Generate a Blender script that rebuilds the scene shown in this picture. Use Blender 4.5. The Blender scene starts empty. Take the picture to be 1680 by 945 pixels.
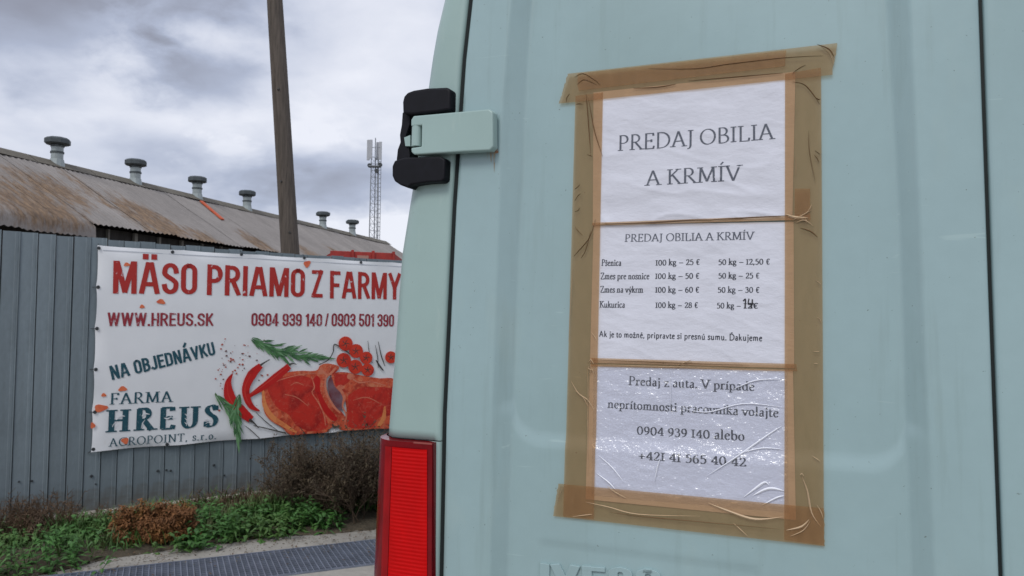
import bpy, bmesh, math, random
from mathutils import Vector, Matrix, noise
R = math.radians
random.seed(7)
scene = bpy.context.scene
COL = scene.collection

# ------------------------------------------------------------------ camera
CAM_H = 1.5
FPX = 1250.0                      # focal length measured on the 1680 px wide photograph
PITCH, ROLL = R(2.4), R(0.59)
cam_d = bpy.data.cameras.new('camera'); cam = bpy.data.objects.new('camera', cam_d); COL.objects.link(cam)
cam_d.sensor_width = 36; cam_d.lens = FPX / 1680 * 36
cam_d.clip_start = 0.02; cam_d.clip_end = 3000
fw = Vector((0, math.cos(PITCH), math.sin(PITCH))); r0 = Vector((1, 0, 0)); u0 = r0.cross(fw)
cr = r0 * math.cos(ROLL) + u0 * math.sin(ROLL); cu = u0 * math.cos(ROLL) - r0 * math.sin(ROLL)
CAM = Vector((0, 0, CAM_H))
cam.matrix_world = Matrix(((cr.x, cu.x, -fw.x, CAM.x), (cr.y, cu.y, -fw.y, CAM.y), (cr.z, cu.z, -fw.z, CAM.z), (0, 0, 0, 1)))
cam_d.dof.use_dof = True; cam_d.dof.focus_distance = 1.2; cam_d.dof.aperture_fstop = 20
scene.camera = cam

# ------------------------------------------------------------------ world and sun
SUN_EL, SUN_AZ = R(46), R(205)    # azimuth clockwise from +Y: behind the camera, a little to the left
w = bpy.data.worlds.new('World'); scene.world = w; w.use_nodes = True
nt = w.node_tree; nt.nodes.clear()
def N(t, **k):
    n = nt.nodes.new(t)
    for a, b in k.items(): setattr(n, a, b)
    return n
out = N('ShaderNodeOutputWorld'); bg = N('ShaderNodeBackground'); bg.inputs['Strength'].default_value = 0.1
sky = N('ShaderNodeTexSky'); sky.sky_type = 'NISHITA'; sky.sun_disc = False
sky.sun_elevation = SUN_EL; sky.sun_rotation = SUN_AZ
tc = N('ShaderNodeTexCoord')
sep = N('ShaderNodeSeparateXYZ'); nt.links.new(tc.outputs['Generated'], sep.inputs[0])
def M(op, a, b=None, c=None, clamp=False):
    n = N('ShaderNodeMath', operation=op); n.use_clamp = clamp
    for i, v in enumerate((a, b, c)):
        if v is None: continue
        if isinstance(v, (int, float)): n.inputs[i].default_value = v
        else: nt.links.new(v, n.inputs[i])
    return n.outputs[0]
zz = M('MAXIMUM', M('ADD', sep.outputs[2], 0.34), 0.06)
cx = M('DIVIDE', sep.outputs[0], zz); cy = M('DIVIDE', sep.outputs[1], zz)
comb = N('ShaderNodeCombineXYZ'); nt.links.new(cx, comb.inputs[0]); nt.links.new(cy, comb.inputs[1])
def noise_n(scale, detail, rough, off, dist=0.0, sc3=(1, 1, 1)):
    mp = N('ShaderNodeMapping'); mp.inputs['Location'].default_value = off; mp.inputs['Scale'].default_value = sc3
    nt.links.new(comb.outputs[0], mp.inputs[0])
    n = N('ShaderNodeTexNoise'); n.inputs['Scale'].default_value = scale; n.inputs['Detail'].default_value = detail
    n.inputs['Roughness'].default_value = rough; n.inputs['Distortion'].default_value = dist
    nt.links.new(mp.outputs[0], n.inputs['Vector']); return n.outputs['Fac']
n1 = noise_n(1.9, 6, 0.50, (3.1, 1.7, 0), 0.35)
n2 = noise_n(5.0, 6, 0.50, (8.3, 2.2, 0), 0.25, (0.85, 1.0, 1))
n3 = noise_n(9.0, 6, 0.55, (1.3, 6.2, 0), 0.2)
def dirpx(px, py):
    d = fw * FPX + cr * (px - 840) + cu * (472.5 - py); return d.normalized()
def blob(px, py, sharp, stretch=(1, 1, 1)):
    """soft cloud mass round one direction of the sky"""
    d = dirpx(px, py)
    mx = N('ShaderNodeVectorMath', operation='SUBTRACT'); nt.links.new(tc.outputs['Generated'], mx.inputs[0]); mx.inputs[1].default_value = d
    ms = N('ShaderNodeVectorMath', operation='MULTIPLY'); nt.links.new(mx.outputs[0], ms.inputs[0]); ms.inputs[1].default_value = stretch
    ln = N('ShaderNodeVectorMath', operation='LENGTH'); nt.links.new(ms.outputs[0], ln.inputs[0])
    wob = M('MULTIPLY_ADD', n3, 0.17, -0.085)
    l2 = M('ADD', ln.outputs['Value'], M('MULTIPLY', wob, 1.0))
    v = M('SUBTRACT', 1.0, M('DIVIDE', l2, sharp), clamp=True)
    return M('MULTIPLY', M('MULTIPLY', v, v), M('SUBTRACT', 3.0, M('MULTIPLY', v, 2.0)))
val = M('ADD', M('MULTIPLY', n1, 0.28), M('MULTIPLY', n2, 0.36))      # about 0.52 on average
val = M('ADD', M('ADD', val, 0.315), M('MULTIPLY', M('SUBTRACT', sep.outputs[2], 0.2), 0.0))
for px, py, s, st, k in ((30, 15, .22, (1, 1, 1.5), -.42), (325, 128, .125, (1, 1, 2.0), -.34), (300, -5, .16, (.9, .9, 3.2), -.26), (480, 20, .12, (1, 1, 1.6), -.10),
                         (560, 305, .20, (1, 1, 2.6), -.22), (250, 240, .22, (.7, .7, 6.0), -.10), (340, 285, .16, (.8, .8, 3.0), -.12), (150, 190, .30, (.8, .8, 2.2), .10), (110, 110, .16, (.8, .8, 1.6), .08),
                         (620, 110, .26, (1, 1, 1.2), .10), (640, 395, .13, (1, 1, 2.2), .45), (378, 248, .05, (.8, .8, 2), .16), (508, 236, .06, (.8, .8, 2.4), .16), (430, 180, .16, (.7, .7, 3), .08)):
    val = M('ADD', val, M('MULTIPLY', blob(px, py, s, st), k))
ramp = N('ShaderNodeValToRGB'); nt.links.new(val, ramp.inputs[0])
e = ramp.color_ramp.elements
e[0].position = 0.12; e[0].color = (0.23, 0.23, 0.275, 1)
e[1].position = 0.80; e[1].color = (0.82, 0.84, 0.92, 1)
for p, c in ((0.34, (0.32, 0.345, 0.43)), (0.47, (0.42, 0.465, 0.59)), (0.60, (0.59, 0.63, 0.745))):
    el = e.new(p); el.color = (*c, 1)
sc_ = N('ShaderNodeVectorMath', operation='SCALE'); nt.links.new(ramp.outputs[0], sc_.inputs[0]); sc_.inputs['Scale'].default_value = 10.0
mix = N('ShaderNodeMix', data_type='RGBA'); mix.inputs[0].default_value = 0.94
nt.links.new(sky.outputs[0], mix.inputs[6]); nt.links.new(sc_.outputs[0], mix.inputs[7])
nt.links.new(mix.outputs[2], bg.inputs[0]); nt.links.new(bg.outputs[0], out.inputs[0])
sd = bpy.data.lights.new('sun', 'SUN'); sd.energy = 1.2; sd.angle = R(22); sd.color = (1, 0.985, 0.93)
sun = bpy.data.objects.new('sun', sd); COL.objects.link(sun)
sdir = Vector((math.sin(SUN_AZ) * math.cos(SUN_EL), math.cos(SUN_AZ) * math.cos(SUN_EL), math.sin(SUN_EL)))
sun.rotation_euler = sdir.to_track_quat('Z', 'Y').to_euler()
scene.view_settings.view_transform = 'Standard'; scene.view_settings.look = 'None'
scene.view_settings.exposure = 0.10; scene.view_settings.gamma = 1
scene.cycles.transparent_max_bounces = 12

# ------------------------------------------------------------------ materials
def rgb(h):                       # sRGB 0..255 -> linear
    f = lambda c: (c / 255 / 12.92) if c <= 10.3 else ((c / 255 + .055) / 1.055) ** 2.4
    return tuple(f(c) for c in h)
class Mat:
    def __init__(s, name, col=(.5, .5, .5), rough=.6, metal=0, spec=.5, coat=0):
        s.m = bpy.data.materials.new(name); s.m.use_nodes = True; s.t = s.m.node_tree
        s.b = s.t.nodes['Principled BSDF']; s.out = s.t.nodes['Material Output']
        s.b.inputs['Base Color'].default_value = (*col, 1); s.b.inputs['Roughness'].default_value = rough
        s.b.inputs['Metallic'].default_value = metal; s.b.inputs['Specular IOR Level'].default_value = spec
        s.b.inputs['Coat Weight'].default_value = coat; s.col = col; s.cs = None
    def n(s, t, **k):
        n = s.t.nodes.new(t)
        for a, b in k.items(): setattr(n, a, b)
        return n
    def lk(s, a, b): s.t.links.new(a, b)
    def noise(s, scale, detail=4, rough=.55, stretch=(1, 1, 1), dist=0, coord='Object'):
        tc = s.n('ShaderNodeTexCoord'); mp = s.n('ShaderNodeMapping'); mp.inputs['Scale'].default_value = stretch
        s.lk(tc.outputs[coord], mp.inputs[0]); n = s.n('ShaderNodeTexNoise')
        n.inputs['Scale'].default_value = scale; n.inputs['Detail'].default_value = detail
        n.inputs['Roughness'].default_value = rough; n.inputs['Distortion'].default_value = dist
        s.lk(mp.outputs[0], n.inputs['Vector']); return n.outputs['Fac']
    def ramp(s, fac, stops):
        r = s.n('ShaderNodeValToRGB'); s.lk(fac, r.inputs[0]); e = r.color_ramp.elements
        while len(e) < len(stops): e.new(.5)
        for el, (p, c) in zip(e, stops):
            el.position = p; el.color = (c, c, c, 1) if isinstance(c, (int, float)) else (*c, 1)
        return r.outputs[0]
    def mixc(s, fac, a, b, mode='MIX'):
        m = s.n('ShaderNodeMix', data_type='RGBA', blend_type=mode)
        for i, v in ((0, fac), (6, a), (7, b)):
            if isinstance(v, (int, float)): m.inputs[i].default_value = v
            elif isinstance(v, tuple): m.inputs[i].default_value = (*v, 1)
            else: s.lk(v, m.inputs[i])
        return m.outputs[2]
    def color(s, c): s.lk(c, s.b.inputs['Base Color']); s.cs = c; return s
    def var(s, scale, amt, stretch=(1, 1, 1), detail=4):      # brightness variation
        f = s.noise(scale, detail, .6, stretch)
        r = s.ramp(f, ((.3, 1 - amt), (.7, 1 + amt)))
        return s.color(s.mixc(1.0, s.cs if s.cs else s.col, r, 'MULTIPLY'))
    def objvar(s, amt):
        oi = s.n('ShaderNodeObjectInfo'); r = s.ramp(oi.outputs['Random'], ((0, 1 - amt), (1, 1 + amt)))
        return s.color(s.mixc(1.0, s.cs if s.cs else s.col, r, 'MULTIPLY'))
    def patch(s, scale, lo, hi, col, stretch=(1, 1, 1), amt=1.0, detail=6, dist=0):
        f = s.ramp(s.noise(scale, detail, .6, stretch, dist), ((lo, 0.0), (hi, amt)))
        return s.color(s.mixc(f, s.cs if s.cs else s.col, col))
    def bump(s, scale, strength, dist=.002, stretch=(1, 1, 1), detail=5, rough=.6):
        bp = s.n('ShaderNodeBump'); bp.inputs['Strength'].default_value = strength; bp.inputs['Distance'].default_value = dist
        s.lk(s.noise(scale, detail, rough, stretch), bp.inputs['Height'])
        if s.b.inputs['Normal'].is_linked: s.lk(s.b.inputs['Normal'].links[0].from_socket, bp.inputs['Normal'])
        s.lk(bp.outputs[0], s.b.inputs['Normal']); return s
MINT = (.312, .435, .446)
paint = Mat('mint_paint', MINT, .30, spec=.35, coat=.55)
paint.b.inputs['Coat Roughness'].default_value = .14
paint.var(3.0, .045, (1, 1, .6)).var(38, .02)
paint.patch(9, .58, .76, (.37, .47, .44), (1, 1, .35), .40)
paint.patch(16, .56, .74, (.235, .32, .31), (2.6, 1, .16), .38, 6)           # thin grime runs
paint.patch(2.2, .52, .70, (.26, .36, .345), (1, 1, .5), .35, 7)             # dusty film in broad patches
paint.patch(75, .71, .76, (.42, .55, .54), (.12, 1, 1.6), .45, 2, .6)        # fine scratches
paint.patch(170, .735, .765, (.13, .15, .13), (1, 1, 1), .75, 2)       # stone chips and specks
paint.patch(60, .70, .80, (.44, .56, .53), (.35, 1, 2.4), .35, 3)        # scuffs
paint.bump(220, .05, .0004); paint.bump(2.6, .30, .012, detail=1)
old_paint = Mat('older_green_mint_paint', (.335, .455, .430), .38, spec=.35, coat=.15)
old_paint.var(4, .05).patch(130, .70, .76, (.20, .24, .20), (1, 1, 1), .5, 3); old_paint.patch(22, .62, .75, (.42, .52, .48), (2.4, 1, .5), .4, 4); old_paint.bump(200, .08, .0005)
rust_paint = Mat('rust_stained_paint', (.36, .13, .035), .8); rust_paint.patch(300, .50, .66, MINT, (1, 1, .6), 1.0)
black_rubber = Mat('black_plastic', (.004, .004, .007), .55, spec=.22); black_rubber.var(60, .3).bump(420, .14, .0006)
gap_m = Mat('dark_rubber_seal', (.006, .012, .012), .7)
rust_run = Mat('rust_run_paint', (.33, .27, .19), .6); rust_run.patch(260, .42, .62, MINT, (1, 1, .3), .9)
lens_m = Mat('red_lamp_lens', (.56, .0025, .003), .38, spec=.10, coat=.06)
lens_m.var(14, .12, (1, 1, .5)); lens_m.patch(55, .62, .8, (.36, .003, .004), (1, 1, .4), .4)
lens_dark = Mat('dark_red_lens_rim', (.17, .002, .006), .18, spec=.25, coat=.25); lens_dark.var(25, .2)
chrome = Mat('screw_metal', (.5, .45, .38), .35, 1)
dark_metal = Mat('grommet_metal', (.05, .055, .06), .5, .3)
tyre_m = Mat('tyre_rubber', (.02, .02, .02), .8)
bumper_m = Mat('dark_grey_bumper', (.03, .032, .034), .6)
glass_m = Mat('window_glass', (.02, .03, .03), .08)

paper = Mat('white_paper', (.68, .685, .755), .75, spec=.2); paper.var(14, .03).bump(30, .25, .004).bump(9, .35, .012, (1, 1, 2.2))
ink = Mat('printed_ink', (.030, .034, .050), .6); ink.patch(500, .56, .66, (.25, .26, .30), amt=.6)
ink_grey = Mat('faded_printed_ink', (.085, .095, .125), .6); ink_grey.patch(420, .56, .66, (.32, .33, .38), amt=.6)
marker = Mat('black_marker', (.008, .008, .012), .5)
def tape_mat(name, tint, body, fac):
    t = Mat(name, body, .28, spec=.5)
    t.var(120, .10, (1, 1, .25)); t.bump(60, .55, .0018, (1, 1, .4)); t.bump(210, .25, .0007)
    tr = t.n('ShaderNodeBsdfTransparent'); tr.inputs[0].default_value = (*tint, 1)
    mx = t.n('ShaderNodeMixShader'); mx.inputs[0].default_value = fac
    t.lk(tr.outputs[0], mx.inputs[1]); t.lk(t.b.outputs[0], mx.inputs[2]); t.lk(mx.outputs[0], t.out.inputs[0])
    return t
tape = tape_mat('brown_packing_tape', (.92, .74, .54), (.37, .235, .13), .34)
tape_fold = Mat('folded_tape', (.17, .095, .045), .35)
tape_shine = Mat('tape_fold_highlight', (.60, .44, .28), .25)  # pale copy of the fold colour, glints on the creases painted in
film = Mat('plastic_sleeve', (1, 1, 1), .12, spec=.8)
film.bump(70, .9, .004, (1, 1, 1.3), 3); film.bump(22, .7, .008)
_tr = film.n('ShaderNodeBsdfTransparent'); _tr.inputs[0].default_value = (.94, .95, .985, 1)
_gl = film.n('ShaderNodeBsdfGlossy'); _gl.inputs['Roughness'].default_value = .2
film.lk(film.b.inputs['Normal'].links[0].from_socket, _gl.inputs['Normal'])
_mx = film.n('ShaderNodeMixShader'); _mx.inputs[0].default_value = .13
film.lk(_tr.outputs[0], _mx.inputs[1]); film.lk(_gl.outputs[0], _mx.inputs[2]); film.lk(_mx.outputs[0], film.out.inputs[0])

galv = Mat('galvanised_sheet', (.195, .234, .258), .55, .25); galv.objvar(.10).var(5, .13, (1.6, 1, .5)).var(45, .06, (1, 1, .5))
galv.patch(7, .60, .76, (.16, .18, .19), (2, 1, .45), .6); galv.patch(30, .72, .82, (.27, .31, .33), (1, 1, .4), .4)
galv.patch(3.5, .54, .72, (.13, .155, .165), (2.2, 1, .28), .6, 7)
_tc = galv.n('ShaderNodeTexCoord'); _sx = galv.n('ShaderNodeSeparateXYZ'); galv.lk(_tc.outputs['Object'], _sx.inputs[0])
_mm = galv.n('ShaderNodeMath', operation='MULTIPLY_ADD'); galv.lk(galv.noise(9, 6, .65, (1, 1, 1)), _mm.inputs[0]); _mm.inputs[1].default_value = .55; _mm.inputs[2].default_value = -.10
_lt = galv.n('ShaderNodeMath', operation='SUBTRACT'); galv.lk(_mm.outputs[0], _lt.inputs[0]); galv.lk(_sx.outputs[2], _lt.inputs[1])
galv.color(galv.mixc(galv.ramp(_lt.outputs[0], ((0.0, 0.0), (.14, .6))), galv.cs, (.12, .105, .085)))   # splashed mud at the foot
galv.patch(80, .73, .78, (.10, .09, .085), (1, 1, 1), .7, 2); galv.bump(60, .15, .001)
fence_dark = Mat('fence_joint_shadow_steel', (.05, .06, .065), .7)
vinyl = Mat('white_vinyl_banner', (.80, .80, .82), .42, spec=.4); vinyl.var(2.2, .03).var(.9, .02).patch(18, .66, .8, (.62, .61, .58), (1, 1, .25), .35).bump(2.6, .35, .03, (1, 1, .7), 2)
red_print = Mat('dark_red_print', (.42, .020, .014), .45); red_print.patch(26, .635, .69, (.70, .60, .62), (1, 1, .75), .85, 7, .5)
wine_print = Mat('wine_red_print', (.30, .022, .035), .45); wine_print.patch(40, .58, .66, (.66, .56, .60), (1, 1, .8), .7, 7)
teal_print = Mat('dark_teal_print', (.012, .075, .105), .45); teal_print.patch(55, .60, .68, (.25, .32, .36), amt=.7)
orange_print = Mat('orange_splash_print', (.74, .17, .07), .45); orange_print.patch(18, .5, .7, (.62, .08, .04), amt=.8)
speck_print = Mat('reddish_speck_print', (.45, .10, .07), .5)
dark_speck = Mat('dark_speck_print', (.16, .08, .08), .5)
fat_print = Mat('meat_fat_print', (.68, .105, .045), .42); fat_print.patch(9, .52, .66, (.72, .24, .12), (1, 1, 1), .9, 6, 1.5); fat_print.patch(34, .54, .66, (.74, .30, .18), (1, 1, 1), .6, 5, 1); fat_print.patch(14, .48, .62, (.40, .025, .014), (1, 1, 1.0), .85, 6, 1)
meat_print = Mat('red_meat_print', (.60, .030, .018), .42); meat_print.patch(5, .46, .66, (.34, .014, .012), amt=.9, dist=1.5); meat_print.patch(24, .52, .66, (.56, .05, .03), (1, 1, 1.6), .6, 7, 1.5)
meat_print.patch(30, .60, .66, (.62, .16, .10), (1, 1, 1), .6, 5, 1.0); meat_print.patch(11, .57, .64, (.60, .085, .055), (1, 1, 1.3), .6, 7, 2.2)
cord_print = Mat('fat_cord_print', (.70, .22, .13), .42); cord_print.patch(22, .5, .65, (.60, .10, .06), amt=.8)
purple_print = Mat('meat_hollow_print', (.22, .13, .16), .45); purple_print.patch(8, .4, .7, (.16, .012, .012))
chili_print = Mat('red_chilli_print', (.56, .014, .012), .4); chili_print.patch(10, .55, .68, (.27, .006, .006), amt=.8)
tomato_print = Mat('tomato_print', (.66, .045, .018), .4); tomato_print.patch(9, .5, .7, (.42, .012, .01), amt=.8)
tomato_hi = Mat('tomato_highlight_print', (.64, .05, .035), .4)
green_print = Mat('rosemary_print', (.045, .135, .05), .45); green_print.patch(14, .45, .6, (.10, .24, .09), amt=.8)
green_lite = Mat('light_leaf_print', (.17, .34, .16), .45)
stem_print = Mat('dark_stem_print', (.05, .045, .04), .5)
roofing = Mat('weathered_roof_sheet', (.265, .240, .222), .85); roofing.objvar(.08).var(1.6, .12, (1, .4, 1)).var(14, .10, (3, .3, 1))
_at = roofing.n('ShaderNodeAttribute'); _at.attribute_name = 'rust'
_nz = roofing.noise(2.6, 7, .68, (2.4, .6, 1), .4)
_sum = roofing.n('ShaderNodeMath', operation='MULTIPLY_ADD'); roofing.lk(_nz, _sum.inputs[0]); _sum.inputs[1].default_value = 2.2; _sum.inputs[2].default_value = -1.1
_add = roofing.n('ShaderNodeMath', operation='ADD'); roofing.lk(_at.outputs['Fac'], _add.inputs[0]); roofing.lk(_sum.outputs[0], _add.inputs[1])
_rf = roofing.ramp(_add.outputs[0], ((.40, 0.0), (.95, .88)))
_rc = roofing.mixc(roofing.ramp(roofing.noise(5, 7, .7, (2.5, .7, 1)), ((.36, 0.0), (.62, 1.0))), (.10, .060, .034), (.26, .165, .092))
roofing.color(roofing.mixc(_rf, roofing.cs, _rc))
ridge_m = Mat('ridge_capping', (.135, .12, .095), .85); ridge_m.var(3, .2)
vent_m = Mat('vent_galvanised', (.33, .37, .37), .5, .2); vent_m.var(6, .12, (1, 1, .5))
vent_dark = Mat('vent_cap_grey', (.062, .075, .080), .6); vent_dark.var(5, .2)
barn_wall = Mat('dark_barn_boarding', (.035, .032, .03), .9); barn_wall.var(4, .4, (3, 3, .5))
post_m = Mat('weathered_posts', (.20, .19, .17), .9)
orange_m = Mat('orange_roof_strip', (.55, .10, .035), .7)
wood = Mat('weathered_pole_wood', (.105, .085, .070), .9); wood.var(9, .35, (5, 5, .35), 6).patch(14, .60, .72, (.018, .015, .012), (6, 6, .22), .8).bump(30, .6, .01, (5, 5, .3))
steel = Mat('mast_steel', (.24, .255, .28), .6)
antenna_m = Mat('antenna_panel_white', (.42, .43, .46), .5)
redbox = Mat('red_trailer_paint', (.34, .028, .02), .6); redbox.var(6, .2)
pale_m = Mat('pale_plate', (.40, .20, .16), .6)
concrete = Mat('concrete_paving', (.34, .315, .28), .9); concrete.var(2.5, .12).patch(1.6, .50, .68, (.20, .185, .165), (1, 1, 1), .6, 7).var(30, .12).patch(60, .62, .72, (.15, .14, .12), amt=.6).bump(90, .4, .004)
plinth_m = Mat('pale_concrete_plinth', (.42, .38, .33), .9); plinth_m.var(7, .25).patch(11, .55, .7, (.12, .10, .07), amt=.8).bump(40, .4, .006)
dirt = Mat('bare_soil', (.085, .068, .045), .95); dirt.var(4, .3).var(30, .3).bump(25, .8, .03)
far_ground = Mat('far_ground', (.16, .15, .12), .95); far_ground.var(.3, .25).var(6, .2)
grate_m = Mat('galvanised_grating', (.23, .255, .32), .45, .35); grate_m.var(9, .2)
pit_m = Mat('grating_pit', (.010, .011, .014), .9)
leafg = Mat('weed_leaves', (.050, .145, .026), .6); leafg.objvar(.1).var(12, .45); leafg.patch(3, .5, .62, (.085, .15, .035), amt=.7)
grassm = Mat('grass_blades', (.068, .145, .030), .65); grassm.var(6, .45); grassm.patch(4, .5, .65, (.12, .10, .045), amt=.8)
drygrass = Mat('dry_stalks', (.115, .070, .040), .8); drygrass.var(8, .4)
twigm = Mat('dark_dry_twigs', (.085, .055, .036), .85); twigm.var(9, .4).patch(3, .48, .62, (.20, .14, .09), amt=.7)
bushleaf = Mat('shrivelled_bush_leaves', (.055, .038, .018), .8); bushleaf.var(10, .5)
orangeleaf = Mat('rust_orange_leaves', (.185, .075, .022), .75); orangeleaf.var(9, .4).patch(7, .56, .68, (.30, .175, .03), amt=.8)

# ------------------------------------------------------------------ object helpers
class MB:
    """collects vertices and faces for one mesh"""
    def __init__(s): s.v = []; s.f = []; s.mi = []; s.cur = 0
    def add(s, vs, fs):
        b = len(s.v); s.v += [tuple(v) for v in vs]; s.f += [tuple(i + b for i in f) for f in fs]; s.mi += [s.cur] * len(fs)
    def box(s, a, b):
        x0, y0, z0 = a; x1, y1, z1 = b
        s.add([(x0, y0, z0), (x1, y0, z0), (x1, y1, z0), (x0, y1, z0), (x0, y0, z1), (x1, y0, z1), (x1, y1, z1), (x0, y1, z1)],
              [(0, 3, 2, 1), (4, 5, 6, 7), (0, 1, 5, 4), (1, 2, 6, 5), (2, 3, 7, 6), (3, 0, 4, 7)])
    def tube(s, a, b, ra, rb=None, n=6, cap=True):
        a = Vector(a); b = Vector(b); rb = ra if rb is None else rb
        d = (b - a).normalized(); x = d.orthogonal().normalized(); y = d.cross(x)
        vs = [p + (x * math.cos(k * math.tau / n) + y * math.sin(k * math.tau / n)) * r for p, r in ((a, ra), (b, rb)) for k in range(n)]
        fs = [(k, (k + 1) % n, n + (k + 1) % n, n + k) for k in range(n)]
        if cap: fs += [tuple(range(n))[::-1], tuple(range(n, 2 * n))]
        s.add(vs, fs)
    def grid(s, rows, close=False):
        nc = len(rows[0]); vs = [p for r in rows for p in r]
        fs = [(i * nc + j, i * nc + j + 1, (i + 1) * nc + j + 1, (i + 1) * nc + j) for i in range(len(rows) - 1) for j in range(nc - 1)]
        if close: fs += [(i * nc + nc - 1, i * nc, (i + 1) * nc, (i + 1) * nc + nc - 1) for i in range(len(rows) - 1)]
        s.add(vs, fs)
    def prism(s, outline, f0, f1):
        """outline of 2-D points, f0/f1 map a point to the front and back 3-D positions"""
        n = len(outline); s.add([f0(p) for p in outline] + [f1(p) for p in outline],
                                [tuple(range(n)), tuple(range(2 * n - 1, n - 1, -1))] + [(i, n + i, n + (i + 1) % n, (i + 1) % n) for i in range(n)])
    def mesh(s, name, mats, smooth=False, off=(0, 0, 0), bevel=0, seg=2, fix=False):
        me = bpy.data.meshes.new(name); o = Vector(off)
        me.from_pydata([Vector(v) - o for v in s.v], [], s.f)
        for m in (mats if isinstance(mats, (list, tuple)) else [mats]): me.materials.append(m.m)
        me.polygons.foreach_set('material_index', s.mi)
        if bevel or fix:
            bm = bmesh.new(); bm.from_mesh(me); bmesh.ops.remove_doubles(bm, verts=bm.verts, dist=1e-5)
            bmesh.ops.recalc_face_normals(bm, faces=bm.faces)
            if bevel:
                es = [e_ for e_ in bm.edges if len(e_.link_faces) == 2 and e_.calc_face_angle(0) > R(25)]
                bmesh.ops.bevel(bm, geom=es, offset=bevel, segments=seg, affect='EDGES', profile=.6, clamp_overlap=True)
            bm.to_mesh(me); bm.free()
        if smooth: me.polygons.foreach_set('use_smooth', [True] * len(me.polygons))
        if smooth == 'angle' and bevel:
            big = max(p.area for p in me.polygons) * .12
            for p in me.polygons: p.use_smooth = p.area < big
        elif smooth == 'angle': me.set_sharp_from_angle(angle=R(35))
        me.update(); return me
def put(name, me, parent=None, loc=(0, 0, 0), rot=(0, 0, 0), label=None, kind=None):
    o = bpy.data.objects.new(name, me); COL.objects.link(o); o.location = loc; o.rotation_euler = rot
    if parent: o.parent = parent
    if label: o['label'] = label
    if kind: o['kind'] = kind
    return o
def tag(o, label, cat, group=None):
    o['label'] = label; o['category'] = cat
    if group: o['group'] = group
    return o
class Frame:
    """an upright working plane in the place: x along it, y behind it, z up"""
    def __init__(s, origin, yaw, lean=0.0):
        s.o = Vector(origin); s.yaw = yaw; s.X = Vector((math.cos(yaw), math.sin(yaw), 0)); s.Y = Vector((-math.sin(yaw), math.cos(yaw), 0)); s.lean = lean
    def hit(s, px, py, w=0.0):
        d = fw * FPX + cr * (px - 840) + cu * (472.5 - py)
        c = CAM - s.o; cl = (c.dot(s.X), c.dot(s.Y), c.z); dl = (d.dot(s.X), d.dot(s.Y), d.z)
        # cl.y + t dl.y = w + lean (z - 1.5)
        t = (w + s.lean * (cl[2] - 1.5) - cl[1]) / (dl[1] - s.lean * dl[2])
        return cl[0] + t * dl[0], cl[2] + t * dl[2]
    def world(s, u, v, z): return s.o + s.X * u + s.Y * v + Vector((0, 0, z))
    def root(s, name, u, v, z, label, cat, group=None):
        o = bpy.data.objects.new(name, None); COL.objects.link(o); o.empty_display_size = .1
        o.location = s.world(u, v, z); o.rotation_euler = (0, 0, s.yaw); tag(o, label, cat, group); s.off = (u, v, z); o['_'] = 0; del o['_']
        return o
def ground_hit(px, py, z=0.0):
    d = fw * FPX + cr * (px - 840) + cu * (472.5 - py); t = (z - CAM_H) / d.z; return CAM + d * t
def lerp(a, b, t): return a + (b - a) * t
def interp(tab, x):
    tab = sorted(tab)
    if x <= tab[0][0]: (x0, y0), (x1, y1) = tab[0], tab[1]
    elif x >= tab[-1][0]: (x0, y0), (x1, y1) = tab[-2], tab[-1]
    else:
        for i in range(len(tab) - 1):
            if tab[i][0] <= x <= tab[i + 1][0]: (x0, y0), (x1, y1) = tab[i], tab[i + 1]; break
    return lerp(y0, y1, (x - x0) / (x1 - x0))
def sstep(a, b, x):
    t = min(1, max(0, (x - a) / (b - a))); return t * t * (3 - 2 * t)

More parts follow.
